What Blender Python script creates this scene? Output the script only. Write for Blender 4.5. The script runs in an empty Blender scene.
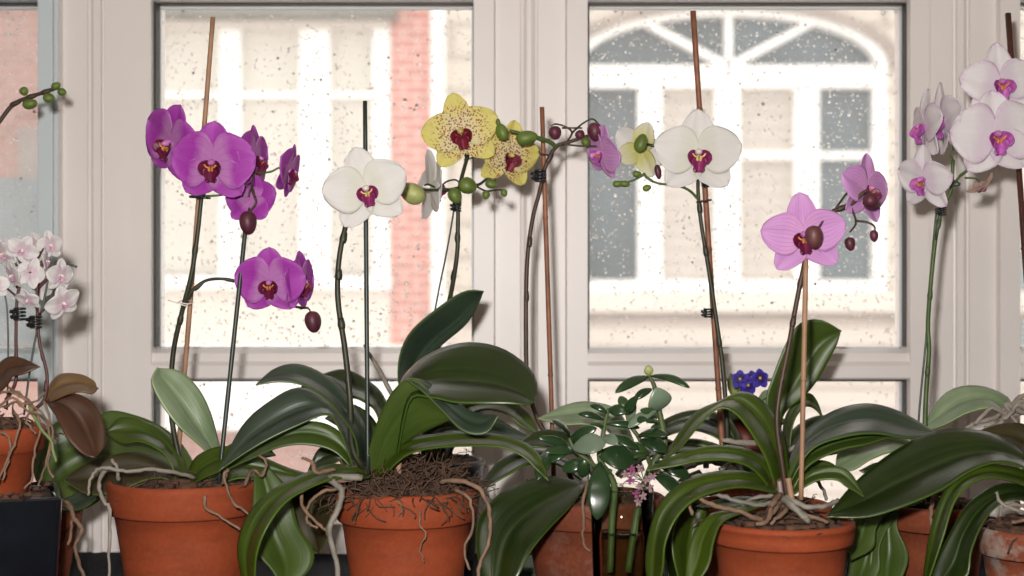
import bpy, bmesh, math, random
from mathutils import Vector, Matrix
random.seed(7)
C = bpy.context.scene.collection
PI = math.pi
F, D0, ZC = 1480.0, 1.4, 0.333        # focal length in pixels, camera distance, camera height
def s_at(Y): return (D0 + Y) / F
def P(px, py, Y): return Vector(((px-512)*s_at(Y), Y, ZC-(py-288)*s_at(Y)))

# ------------------------------------------------------------------ materials
def nodes(name):
    m = bpy.data.materials.new(name); m.use_nodes = True
    nt = m.node_tree; nt.nodes.clear()
    out = nt.nodes.new('ShaderNodeOutputMaterial')
    return m, nt, out
def N(nt, t, **kw):
    n = nt.nodes.new(t)
    for k, v in kw.items():
        if k.startswith('i_'):
            key = k[2:]
            n.inputs[int(key) if key.isdigit() else key.replace('_', ' ')].default_value = v
        else: setattr(n, k, v)
    return n
def L(nt, a, b): nt.links.new(a, b)
def c4(c): return (c[0], c[1], c[2], 1)
def mixc(nt, fac, a, b, blend='MIX'):
    n = nt.nodes.new('ShaderNodeMix'); n.data_type = 'RGBA'; n.blend_type = blend
    for sock, v in ((n.inputs[0], fac), (n.inputs[6], a), (n.inputs[7], b)):
        if hasattr(v, 'is_output'): L(nt, v, sock)
        elif isinstance(v, (int, float)): sock.default_value = v
        else: sock.default_value = c4(v)
    return n.outputs[2]
def math_(nt, op, a, b=None, c=None, clamp=False):
    n = nt.nodes.new('ShaderNodeMath'); n.operation = op; n.use_clamp = clamp
    for i, v in enumerate((a, b, c)):
        if v is None: continue
        if hasattr(v, 'is_output'): L(nt, v, n.inputs[i])
        else: n.inputs[i].default_value = v
    return n.outputs[0]
def ramp(nt, fac, stops):
    n = nt.nodes.new('ShaderNodeValToRGB'); L(nt, fac, n.inputs[0])
    while len(n.color_ramp.elements) < len(stops): n.color_ramp.elements.new(0.5)
    for e, (p, v) in zip(n.color_ramp.elements, stops):
        e.position = p; e.color = c4(v) if not isinstance(v, (int, float)) else (v, v, v, 1)
    return n.outputs[0]
def noise(nt, scale, detail=3, vec=None, rough=0.5):
    n = N(nt, 'ShaderNodeTexNoise', i_Scale=scale, i_Detail=detail, i_Roughness=rough)
    if vec is None:
        tc = nt.nodes.new('ShaderNodeTexCoord'); vec = tc.outputs['Object']
    L(nt, vec, n.inputs['Vector']); return n.outputs['Fac']
def plain(name, col, rough=0.5, var=0.15, scale=30, metal=0, bump=0, coat=0, spec=0.5):
    m, nt, out = nodes(name)
    b = N(nt, 'ShaderNodeBsdfPrincipled', i_Roughness=rough, i_Metallic=metal)
    b.inputs['Specular IOR Level'].default_value = spec
    b.inputs['Coat Weight'].default_value = coat
    nz = noise(nt, scale)
    f = ramp(nt, nz, [(0.3, 0.0), (0.7, 1.0)])
    L(nt, mixc(nt, f, [x*(1-var) for x in col], [min(1, x*(1+var)) for x in col]), b.inputs['Base Color'])
    if bump:
        bp = N(nt, 'ShaderNodeBump', i_Strength=bump, i_Distance=0.001); L(nt, nz, bp.inputs['Height']); L(nt, bp.outputs[0], b.inputs['Normal'])
    L(nt, b.outputs[0], out.inputs[0]); return m
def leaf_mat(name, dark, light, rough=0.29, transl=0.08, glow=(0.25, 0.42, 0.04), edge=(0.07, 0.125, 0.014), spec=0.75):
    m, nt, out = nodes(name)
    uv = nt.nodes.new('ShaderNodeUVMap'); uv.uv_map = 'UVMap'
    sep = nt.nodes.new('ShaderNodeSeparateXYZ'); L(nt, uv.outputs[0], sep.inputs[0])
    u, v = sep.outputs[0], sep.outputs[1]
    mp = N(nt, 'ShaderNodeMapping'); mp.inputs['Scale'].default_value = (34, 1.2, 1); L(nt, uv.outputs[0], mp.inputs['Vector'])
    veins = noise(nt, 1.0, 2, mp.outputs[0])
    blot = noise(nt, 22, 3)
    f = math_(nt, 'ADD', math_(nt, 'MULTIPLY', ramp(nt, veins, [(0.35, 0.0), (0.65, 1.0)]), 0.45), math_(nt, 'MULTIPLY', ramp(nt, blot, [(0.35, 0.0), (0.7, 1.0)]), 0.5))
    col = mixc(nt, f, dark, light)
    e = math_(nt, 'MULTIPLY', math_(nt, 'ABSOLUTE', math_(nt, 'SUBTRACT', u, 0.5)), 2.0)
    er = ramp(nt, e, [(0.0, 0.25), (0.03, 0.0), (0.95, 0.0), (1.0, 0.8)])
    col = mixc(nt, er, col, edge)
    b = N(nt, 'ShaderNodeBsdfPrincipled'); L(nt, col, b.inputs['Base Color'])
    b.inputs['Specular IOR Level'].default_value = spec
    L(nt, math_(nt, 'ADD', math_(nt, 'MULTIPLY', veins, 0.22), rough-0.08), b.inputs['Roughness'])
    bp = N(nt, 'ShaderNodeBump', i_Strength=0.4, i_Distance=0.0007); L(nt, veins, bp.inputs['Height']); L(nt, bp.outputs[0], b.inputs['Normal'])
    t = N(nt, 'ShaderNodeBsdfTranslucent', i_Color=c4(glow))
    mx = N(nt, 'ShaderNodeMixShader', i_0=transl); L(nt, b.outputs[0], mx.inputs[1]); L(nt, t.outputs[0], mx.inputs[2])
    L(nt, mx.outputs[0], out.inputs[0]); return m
def petal_mat(name, base, mid, tip, vein, vein_amt=0.4, vein_n=26, spots=None, rough=0.55, transl=0.3, rim=None):
    m, nt, out = nodes(name)
    uv = nt.nodes.new('ShaderNodeUVMap'); uv.uv_map = 'UVMap'
    sep = nt.nodes.new('ShaderNodeSeparateXYZ'); L(nt, uv.outputs[0], sep.inputs[0])
    u, v = sep.outputs[0], sep.outputs[1]
    blot = noise(nt, 60, 2)
    vv = math_(nt, 'ADD', v, math_(nt, 'MULTIPLY', math_(nt, 'SUBTRACT', blot, 0.5), 0.3))
    col = ramp(nt, vv, [(0.0, base), (0.32, base), (0.52, mid), (1.0, tip)])
    w = math_(nt, 'ABSOLUTE', math_(nt, 'SINE', math_(nt, 'ADD', math_(nt, 'MULTIPLY', u, vein_n), math_(nt, 'MULTIPLY', blot, 3.0))))
    ln = math_(nt, 'MULTIPLY', ramp(nt, w, [(0.0, 1.0), (0.3, 0.0)]), vein_amt)
    ln = math_(nt, 'MULTIPLY', ln, ramp(nt, v, [(0.05, 0.0), (0.2, 1.0), (0.75, 0.9), (0.97, 0.0)]))
    col = mixc(nt, ln, col, vein)
    if rim:
        e = math_(nt, 'MULTIPLY', math_(nt, 'ABSOLUTE', math_(nt, 'SUBTRACT', u, 0.5)), 2.0)
        rr = math_(nt, 'MAXIMUM', ramp(nt, e, [(0.72, 0.0), (0.98, 1.0)]), ramp(nt, v, [(0.82, 0.0), (0.98, 1.0)]))
        rr = math_(nt, 'MULTIPLY', rr, ramp(nt, noise(nt, 260, 2), [(0.38, 0.2), (0.6, 1.0)]))
        col = mixc(nt, math_(nt, 'MULTIPLY', rr, rim[1]), col, rim[0])
    if spots:
        tc = nt.nodes.new('ShaderNodeTexCoord')
        vo = N(nt, 'ShaderNodeTexVoronoi', i_Scale=spots[1]); L(nt, tc.outputs['Object'], vo.inputs['Vector'])
        sp = ramp(nt, vo.outputs['Distance'], [(0.30, 1.0), (0.42, 0.0)])
        sp = math_(nt, 'MULTIPLY', sp, ramp(nt, vv, [(0.15, 1.0), (0.62, 1.0), (0.82, 0.0)]))
        col = mixc(nt, sp, col, spots[0])
    b = N(nt, 'ShaderNodeBsdfPrincipled', i_Roughness=rough); L(nt, col, b.inputs['Base Color'])
    b.inputs['Specular IOR Level'].default_value = 0.25
    t = N(nt, 'ShaderNodeBsdfTranslucent'); L(nt, col, t.inputs['Color'])
    mx = N(nt, 'ShaderNodeMixShader', i_0=transl); L(nt, b.outputs[0], mx.inputs[1]); L(nt, t.outputs[0], mx.inputs[2])
    L(nt, mx.outputs[0], out.inputs[0]); return m
def terracotta(name, col=(0.275, 0.050, 0.015), salt=0.0, salt_lo=0.5):
    m, nt, out = nodes(name)
    tc = nt.nodes.new('ShaderNodeTexCoord')
    mp = N(nt, 'ShaderNodeMapping'); mp.inputs['Scale'].default_value = (1, 1, 2.5); L(nt, tc.outputs['Object'], mp.inputs['Vector'])
    a = noise(nt, 14, 5, mp.outputs[0]); b_ = noise(nt, 220, 2)
    c = mixc(nt, ramp(nt, a, [(0.3, 0.0), (0.72, 1.0)]), [x*0.72 for x in col], [min(1, x*1.22) for x in col])
    c = mixc(nt, math_(nt, 'MULTIPLY', ramp(nt, b_, [(0.4, 0.0), (0.8, 1.0)]), 0.16), c, (0.36, 0.13, 0.06))
    if salt:
        z = noise(nt, 32, 6, tc.outputs['Object'], 0.65)
        c = mixc(nt, math_(nt, 'MULTIPLY', ramp(nt, z, [(salt_lo-0.06, 0.0), (salt_lo+0.06, 1.0)]), salt), c, (0.34, 0.30, 0.26))
    b = N(nt, 'ShaderNodeBsdfPrincipled', i_Roughness=0.75); L(nt, c, b.inputs['Base Color'])
    b.inputs['Specular IOR Level'].default_value = 0.3
    bp = N(nt, 'ShaderNodeBump', i_Strength=0.2, i_Distance=0.0008); L(nt, b_, bp.inputs['Height']); L(nt, bp.outputs[0], b.inputs['Normal'])
    L(nt, b.outputs[0], out.inputs[0]); return m
def brick(name, c1, c2, mortar, sx=0.22, sy=0.075, off=0.5):
    m, nt, out = nodes(name)
    tc = nt.nodes.new('ShaderNodeTexCoord')
    sp = nt.nodes.new('ShaderNodeSeparateXYZ'); L(nt, tc.outputs['Object'], sp.inputs[0])
    cb = nt.nodes.new('ShaderNodeCombineXYZ'); L(nt, sp.outputs[0], cb.inputs[0]); L(nt, sp.outputs[2], cb.inputs[1])
    br = N(nt, 'ShaderNodeTexBrick', i_Color1=c4(c1), i_Color2=c4(c2), i_Mortar=c4(mortar), i_Scale=1.0)
    br.inputs['Mortar Size'].default_value = sy*0.12; br.inputs['Brick Width'].default_value = sx; br.inputs['Row Height'].default_value = sy
    br.offset = off
    L(nt, cb.outputs[0], br.inputs['Vector'])
    b = N(nt, 'ShaderNodeBsdfPrincipled', i_Roughness=0.9); L(nt, br.outputs[0], b.inputs['Base Color']); L(nt, b.outputs[0], out.inputs[0]); return m
def glass_mat(name, ior=1.5, col=(1, 1, 1), rough=0.0):
    m, nt, out = nodes(name)
    g = N(nt, 'ShaderNodeBsdfGlass', i_IOR=ior, i_Roughness=rough, i_Color=c4(col)); L(nt, g.outputs[0], out.inputs[0]); return m
def pane_mat(name, col=(0.97, 0.975, 0.97), veil=True, ior=1.35):
    m, nt, out = nodes(name)
    t = N(nt, 'ShaderNodeBsdfTransparent', i_Color=c4(col)); g = N(nt, 'ShaderNodeBsdfGlossy', i_Roughness=0.0)
    fr = N(nt, 'ShaderNodeFresnel', i_IOR=ior)
    mx = nt.nodes.new('ShaderNodeMixShader'); L(nt, fr.outputs[0], mx.inputs[0]); L(nt, t.outputs[0], mx.inputs[1]); L(nt, g.outputs[0], mx.inputs[2])
    v = N(nt, 'ShaderNodeBsdfTranslucent', i_Color=(0.9, 0.9, 0.9, 1)); m2 = N(nt, 'ShaderNodeMixShader', i_0=0.10 if veil else 0.0)
    L(nt, mx.outputs[0], m2.inputs[1]); L(nt, v.outputs[0], m2.inputs[2])
    L(nt, m2.outputs[0], out.inputs[0]); return m

M = {}
M['frame'] = plain('painted window frame', (0.745, 0.700, 0.670), 0.42, 0.03, 6)
M['frame_cool'] = plain('cool white painted sash', (0.55, 0.62, 0.64), 0.45, 0.03, 6)
M['gasket'] = plain('dark rubber gasket', (0.010, 0.016, 0.016), 0.5, 0.2)
M['sill'] = plain('anthracite sill', (0.018, 0.020, 0.025), 0.85, 0.25, 90, spec=0.12)
M['wall'] = plain('room wall paint', (0.62, 0.57, 0.51), 0.8, 0.03)
M['floor'] = plain('wooden floor', (0.25, 0.15, 0.08), 0.5, 0.2)
M['terra'] = terracotta('terracotta'); M['terra_dark'] = terracotta('old terracotta', (0.18, 0.040, 0.015))
M['terra_lime'] = terracotta('limed terracotta', (0.22, 0.055, 0.025), 0.7, 0.53)
M['terra_salt'] = terracotta('salted terracotta', (0.15, 0.035, 0.014), 0.15, 0.6)
M['plastic_brown'] = plain('red brown plastic', (0.128, 0.028, 0.0176), 0.4, 0.1)
M['black_glaze'] = plain('black glaze', (0.006, 0.008, 0.012), 0.12, 0.3, 20, coat=0.5)
M['black_plastic'] = plain('black plastic', (0.012, 0.013, 0.014), 0.35, 0.2)
M['soil'] = plain('bark mix', (0.0425, 0.0225, 0.0125), 0.9, 0.6, 120, bump=0.8)
M['bark'] = plain('bark chip', (0.075, 0.034, 0.018), 0.85, 0.5, 80, bump=0.6)
M['rootlet'] = plain('fine dry roots', (0.077, 0.04043, 0.0231), 0.85, 0.4, 90)
M['root_brown'] = plain('dry aerial root', (0.198, 0.121, 0.077), 0.8, 0.3, 90, bump=0.6)
M['root_grey'] = plain('silvery aerial root', (0.20, 0.185, 0.15), 0.7, 0.35, 70, bump=0.6)
M['root_pale'] = plain('pale aerial root', (0.2392, 0.208, 0.1716), 0.75, 0.25, 70, bump=0.6)
M['root_green'] = plain('green aerial root', (0.14, 0.189, 0.063), 0.6, 0.3, 70)
M['stake_tan'] = plain('tan bamboo', (0.315, 0.1762, 0.1013), 0.6, 0.2, 50)
M['stake_brown'] = plain('red brown bamboo', (0.21, 0.07875, 0.0375), 0.55, 0.35, 60)
M['stake_dark'] = plain('dark brown bamboo', (0.06, 0.0168, 0.0108), 0.4, 0.4, 60)
M['stake_black'] = plain('dark green plastic rod', (0.018, 0.028, 0.022), 0.4, 0.2)
M['wire'] = plain('green coated wire', (0.0385, 0.0595, 0.0455), 0.4, 0.2)
M['stem'] = plain('dark flower spike', (0.022, 0.024, 0.0096), 0.5, 0.35, 60)
M['stem_green'] = plain('green flower spike', (0.055, 0.0935, 0.01925), 0.5, 0.3, 60)
M['stem_brown'] = plain('brown flower spike', (0.044, 0.022, 0.012), 0.5, 0.35, 60)
M['stem_maroon'] = plain('maroon flower spike', (0.06, 0.015, 0.0125), 0.5, 0.3, 60)
M['bud_green'] = plain('green bud', (0.1008, 0.1512, 0.02268), 0.5, 0.25, 70)
M['bud_lime'] = plain('pale lime bud', (0.336, 0.368, 0.128), 0.5, 0.2, 70)
M['bud_maroon'] = plain('maroon bud', (0.078, 0.0143, 0.02925), 0.5, 0.35, 90)
M['bud_brown'] = plain('dusky brown bud', (0.102, 0.033, 0.033), 0.5, 0.35, 90)
M['lip_maroon'] = plain('dark maroon lip', (0.119, 0.0056, 0.0385), 0.45, 0.35, 120)
M['lip_magenta'] = plain('magenta lip', (0.208, 0.016, 0.096), 0.45, 0.4, 160)
M['lip_red'] = plain('wine red lip', (0.154, 0.0084, 0.0245), 0.45, 0.4, 160)
M['lip_violet'] = plain('bright violet lip', (0.40, 0.08, 0.36), 0.45, 0.4, 160)
M['lip_pale'] = plain('pale pink lip', (0.55, 0.30, 0.42), 0.5, 0.4, 160)
M['callus'] = plain('orange callus', (0.55, 0.20, 0.05), 0.5, 0.4, 200)
M['callus_yellow'] = plain('yellow callus', (0.62, 0.48, 0.16), 0.5, 0.4, 200)
M['col_pink'] = plain('pink column', (0.50, 0.16, 0.42), 0.5, 0.2, 100)
M['col_white'] = plain('white column', (0.75, 0.68, 0.62), 0.5, 0.1, 100)
M['p_magenta'] = petal_mat('magenta petal', (0.52, 0.20, 0.50), (0.40, 0.042, 0.41), (0.46, 0.085, 0.48), (0.27, 0.015, 0.27), 0.3, 22, rim=((0.56, 0.19, 0.56), 0.5))
M['p_white'] = petal_mat('white petal', (0.72, 0.71, 0.63), (0.755, 0.74, 0.715), (0.755, 0.74, 0.72), (0.62, 0.60, 0.55), 0.22, 22)
M['p_whiteyellow'] = petal_mat('white petal with yellow flush', (0.616, 0.5984, 0.22), (0.6688, 0.6512, 0.3696), (0.7216, 0.704, 0.616), (0.484, 0.44, 0.176), 0.3, 22)
M['p_yellow'] = petal_mat('speckled yellow petal', (0.74, 0.66, 0.36), (0.72, 0.64, 0.23), (0.70, 0.64, 0.18), (0.6, 0.5, 0.15), 0.2, 20, ((0.27, 0.03, 0.06), 430))
M['p_pink'] = petal_mat('pink veined petal', (0.672, 0.3465, 0.63), (0.63, 0.315, 0.63), (0.651, 0.357, 0.6615), (0.378, 0.063, 0.399), 0.7, 34)
M['p_blush'] = petal_mat('white petal with lilac blush', (0.76, 0.68, 0.74), (0.80, 0.77, 0.775), (0.80, 0.77, 0.78), (0.70, 0.55, 0.68), 0.15, 26, rim=((0.64, 0.40, 0.62), 0.5))
M['p_mini'] = petal_mat('small white petal with pink line', (0.70, 0.58, 0.64), (0.77, 0.75, 0.74), (0.78, 0.76, 0.75), (0.55, 0.25, 0.45), 0.22, 7)
M['p_wilt'] = petal_mat('wilted beige petal', (0.45, 0.30, 0.22), (0.55, 0.38, 0.30), (0.50, 0.35, 0.30), (0.40, 0.18, 0.18), 0.4, 20)
M['p_violet'] = petal_mat('blue violet petal', (0.028, 0.016, 0.128), (0.056, 0.032, 0.336), (0.068, 0.044, 0.4), (0.032, 0.016, 0.176), 0.4, 18, transl=0.15)
M['yellow'] = plain('pollen yellow', (0.75, 0.5, 0.06), 0.5, 0.2)
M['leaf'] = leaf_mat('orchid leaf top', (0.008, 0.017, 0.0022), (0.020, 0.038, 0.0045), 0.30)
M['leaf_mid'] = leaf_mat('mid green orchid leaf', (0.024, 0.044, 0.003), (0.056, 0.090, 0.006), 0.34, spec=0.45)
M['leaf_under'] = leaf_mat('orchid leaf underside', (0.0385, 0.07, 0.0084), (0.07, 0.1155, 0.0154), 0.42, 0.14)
M['leaf_sheen_grey'] = leaf_mat('leaf green greyed for sheen', (0.0189, 0.0357, 0.021), (0.042, 0.0651, 0.0399), 0.36)  # window sheen put into a greyer base green
M['leaf_pale'] = leaf_mat('pale leaf with painted sheen', (0.10, 0.165, 0.07), (0.31, 0.38, 0.24), 0.42, 0.10, edge=(0.20, 0.28, 0.07))  # pale leaf colour, with sheen and its light streaks painted in
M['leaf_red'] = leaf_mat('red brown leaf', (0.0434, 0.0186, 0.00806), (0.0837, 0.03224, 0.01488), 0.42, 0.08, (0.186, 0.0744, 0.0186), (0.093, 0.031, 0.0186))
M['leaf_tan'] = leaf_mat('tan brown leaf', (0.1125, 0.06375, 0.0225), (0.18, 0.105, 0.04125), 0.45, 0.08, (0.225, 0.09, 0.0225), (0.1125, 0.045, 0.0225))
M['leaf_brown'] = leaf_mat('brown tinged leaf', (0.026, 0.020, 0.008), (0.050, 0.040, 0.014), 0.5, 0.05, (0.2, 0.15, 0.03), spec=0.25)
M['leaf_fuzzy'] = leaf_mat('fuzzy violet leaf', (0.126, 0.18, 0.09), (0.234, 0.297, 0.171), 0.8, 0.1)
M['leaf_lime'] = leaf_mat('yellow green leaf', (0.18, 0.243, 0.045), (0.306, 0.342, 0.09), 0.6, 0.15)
M['jade'] = plain('jade leaf', (0.017, 0.041, 0.014), 0.24, 0.35, 25, coat=0.15)
M['jade_mid'] = plain('lighter jade leaf', (0.033, 0.06875, 0.0187), 0.28, 0.3, 25, coat=0.15)
M['jade_pale'] = plain('pale jade leaf', (0.128, 0.176, 0.12), 0.3, 0.2, 25)
M['jade_stem'] = plain('jade stem', (0.06, 0.09, 0.024), 0.55, 0.3, 60)
M['kal_pink'] = plain('dusty pink floret', (0.27, 0.16, 0.18), 0.6, 0.3, 200)
M['kal_deep'] = plain('deep pink floret', (0.204, 0.042, 0.12), 0.6, 0.3, 200)
M['glass'] = pane_mat('drinking glass', (0.94, 0.965, 0.94), False, 1.3)
M['water'] = pane_mat('murky water', (0.80, 0.80, 0.66), False, 1.2)
M['drop'] = glass_mat('rain water', 1.33)
M['pane'] = pane_mat('window pane')
M['celadon'] = plain('celadon glaze', (0.22, 0.30, 0.24), 0.25, 0.1)
M['b_cream'] = plain('cream render', (0.7056, 0.6468, 0.5796), 0.9, 0.03, 0.6)
M['b_white'] = plain('white window paint', (0.93, 0.92, 0.89), 0.7, 0.01, 1)
M['b_grey'] = plain('grey soffit', (0.228, 0.228, 0.204), 0.9, 0.15, 2)
M['b_greyline'] = plain('grey brown ledge', (0.336, 0.288, 0.256), 0.9, 0.15, 3)
M['b_brick'] = brick('red brick', (0.62, 0.25, 0.20), (0.50, 0.20, 0.17), (0.74, 0.56, 0.50))
M['b_brickpale'] = brick('pinkish brick', (0.425, 0.221, 0.187), (0.357, 0.1955, 0.17), (0.51, 0.357, 0.306))
M['b_stone'] = brick('cream stone blocks', (0.6396, 0.585, 0.5148), (0.6084, 0.5538, 0.4758), (0.4836, 0.429, 0.3744), 1.0, 0.27)
M['b_siding'] = brick('cream clapboard', (0.656, 0.5904, 0.5248), (0.6478, 0.5822, 0.5166), (0.492, 0.4264, 0.3772), 9.0, 0.17)
M['b_glass'] = plain('dark house window glass', (0.075, 0.11, 0.125), 0.15, 0.25, 1.5)
M['b_blind'] = brick('window blinds', (0.561, 0.5185, 0.4675), (0.544, 0.5015, 0.4505), (0.4675, 0.425, 0.3825), 9.0, 0.11)
M['b_curtain'] = plain('curtained window glass', (0.6072, 0.5796, 0.5152), 0.5, 0.06, 1.5)
M['b_bluegrey'] = plain('blue grey painted door', (0.208, 0.248, 0.264), 0.7, 0.15, 3)
M['asphalt'] = plain('pale wet paving', (0.50, 0.48, 0.46), 0.5, 0.2, 3)
M['mesh'] = plain('insect mesh wire', (0.42, 0.42, 0.42), 0.5, 0.1)

# ------------------------------------------------------------------ mesh helpers
class MB:
    def __init__(s): s.v = []; s.f = []; s.uv = {}; s.mi = []
    def add(s, verts, faces, uvs=None, mi=0):
        o = len(s.v); s.v += [Vector(v) for v in verts]
        for f in faces: s.f.append(tuple(i+o for i in f)); s.mi.append(mi)
        if uvs:
            for i, u in enumerate(uvs): s.uv[o+i] = u
        return s
    def box(s, a, b, mi=0):
        x0, y0, z0 = [min(a[i], b[i]) for i in range(3)]; x1, y1, z1 = [max(a[i], b[i]) for i in range(3)]
        v = [(x, y, z) for x in (x0, x1) for y in (y0, y1) for z in (z0, z1)]
        return s.add(v, [(0,1,3,2),(4,6,7,5),(0,4,5,1),(2,3,7,6),(0,2,6,4),(1,5,7,3)], mi=mi)
    def grid(s, rows, uvs=None, close=False, mi=0):
        n, m = len(rows), len(rows[0]); v = [p for r in rows for p in r]; f = []
        for i in range(n-1):
            for j in range(m if close else m-1):
                k = (j+1) % m
                f.append((i*m+j, i*m+k, (i+1)*m+k, (i+1)*m+j))
        return s.add(v, f, uvs, mi)
    def ellipsoid(s, c, ax, n=8, m=12, mi=0, power=1.0):
        # ax: three vectors (half axes), long axis last
        c = Vector(c); rows = []
        for i in range(n+1):
            th = PI*i/n; r = math.sin(th); r = max(r, 0.02); z = -math.cos(th)
            rr = r*(1 + 0.18*power*(-z) - 0.18*power*0)
            rows.append([c + ax[0]*(rr*math.cos(2*PI*j/m)) + ax[1]*(rr*math.sin(2*PI*j/m)) + ax[2]*z for j in range(m)])
        return s.grid(rows, close=True, mi=mi)
    def tube(s, pts, r, seg=8, mi=0, sm=4, jit=0, rnd=None):
        pts = [Vector(p) for p in pts]
        rs = r if isinstance(r, (list, tuple)) else [r]*len(pts)
        P_, R_ = [], []
        n = len(pts)
        for i in range(n-1):
            p0, p1, p2, p3 = pts[max(i-1, 0)], pts[i], pts[i+1], pts[min(i+2, n-1)]
            for k in range(sm):
                t = k/sm
                P_.append(0.5*((2*p1)+(p2-p0)*t+(2*p0-5*p1+4*p2-p3)*t*t+(3*p1-p0-3*p2+p3)*t**3)); R_.append(rs[i]*(1-t)+rs[i+1]*t)
        P_.append(pts[-1]); R_.append(rs[-1])
        if jit:
            rnd = rnd or random
            for i in range(1, len(P_)-1): P_[i] = P_[i] + Vector((rnd.uniform(-1, 1), rnd.uniform(-1, 1), rnd.uniform(-1, 1)))*jit; R_[i] *= rnd.uniform(0.85, 1.2)
        rows = []; nrm = None
        for i, p in enumerate(P_):
            t = (P_[min(i+1, len(P_)-1)] - P_[max(i-1, 0)])
            if t.length < 1e-9: t = Vector((0, 0, 1))
            t.normalize()
            if nrm is None:
                nrm = t.orthogonal().normalized()
            nrm = (nrm - t*nrm.dot(t)); nrm = nrm.normalized() if nrm.length > 1e-6 else t.orthogonal().normalized()
            b = t.cross(nrm)
            rows.append([p + (nrm*math.cos(2*PI*j/seg) + b*math.sin(2*PI*j/seg))*R_[i] for j in range(seg)])
        o = len(s.v)
        s.grid(rows, close=True, mi=mi)
        s.f.append(tuple(o+j for j in reversed(range(seg)))); s.mi.append(mi)
        e = len(s.v)-seg
        s.f.append(tuple(e+j for j in range(seg))); s.mi.append(mi)
        return s
    def lathe(s, prof, c, seg=48, mi=0, tilt=None):
        c = Vector(c); rows = []
        for r, z in prof:
            row = []
            for j in range(seg):
                p = Vector((r*math.cos(2*PI*j/seg), r*math.sin(2*PI*j/seg), z))
                if tilt is not None: p = tilt @ p
                row.append(c+p)
            rows.append(row)
        return s.grid(rows, close=True, mi=mi)
    def build(s, name, mats, parent=None, local=False, smooth=True, solid=0, off=0, solid_mat=0):
        org = Vector((0, 0, 0))
        if parent is not None and not local: org = wloc(parent)
        me = bpy.data.meshes.new(name)
        me.from_pydata([v-org for v in s.v], [], s.f)
        if not isinstance(mats, (list, tuple)): mats = [mats]
        for m in mats: me.materials.append(m)
        if s.uv:
            ul = me.uv_layers.new(name='UVMap')
            for lp in me.loops: ul.data[lp.index].uv = s.uv.get(lp.vertex_index, (0, 0))
        for p, mi in zip(me.polygons, s.mi): p.use_smooth = smooth; p.material_index = mi
        bm = bmesh.new(); bm.from_mesh(me)
        if not s.uv: bmesh.ops.recalc_face_normals(bm, faces=bm.faces)
        bm.to_mesh(me); bm.free()
        o = bpy.data.objects.new(name, me); C.objects.link(o)
        if parent is not None: o.parent = parent
        if solid:
            md = o.modifiers.new('thickness', 'SOLIDIFY'); md.thickness = solid; md.offset = off; md.material_offset = solid_mat; md.material_offset_rim = 0
        return o
def wloc(o):
    v = Vector((0, 0, 0))
    while o is not None: v += o.location; o = o.parent
    return v
def thing(name, label, cat, loc, group=None):
    o = bpy.data.objects.new(name, None); o.empty_display_size = 0.02; C.objects.link(o); o.location = loc
    o['label'] = label; o['category'] = cat
    if group: o['group'] = group
    return o
def tag(o, label, cat, group=None, kind=None):
    o['label'] = label; o['category'] = cat
    if group: o['group'] = group
    if kind: o['kind'] = kind
    return o
def structure(o): o['kind'] = 'structure'; return o
def bevel(o, w, seg=2):
    md = o.modifiers.new('bevel', 'BEVEL'); md.width = w; md.segments = seg; md.limit_method = 'ANGLE'; return o

# ------------------------------------------------------------------ plant helpers
def resample(poly, n):
    pts = [Vector((p[0], p[1])) for p in poly]
    # catmull-rom densify, then uniform arc length
    dn = []
    for i in range(len(pts)-1):
        p0, p1, p2, p3 = pts[max(i-1, 0)], pts[i], pts[i+1], pts[min(i+2, len(pts)-1)]
        for k in range(10):
            t = k/10; dn.append(0.5*((2*p1)+(p2-p0)*t+(2*p0-5*p1+4*p2-p3)*t*t+(3*p1-p0-3*p2+p3)*t**3))
    dn.append(pts[-1])
    L_ = [0]
    for a, b in zip(dn, dn[1:]): L_.append(L_[-1]+(b-a).length)
    out = []; j = 0
    for i in range(n):
        d = L_[-1]*i/(n-1)
        while j < len(L_)-2 and L_[j+1] < d: j += 1
        seg = L_[j+1]-L_[j]; t = 0 if seg < 1e-9 else min(1, (d-L_[j])/seg)
        out.append(dn[j].lerp(dn[j+1], t))
    return out
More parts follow.
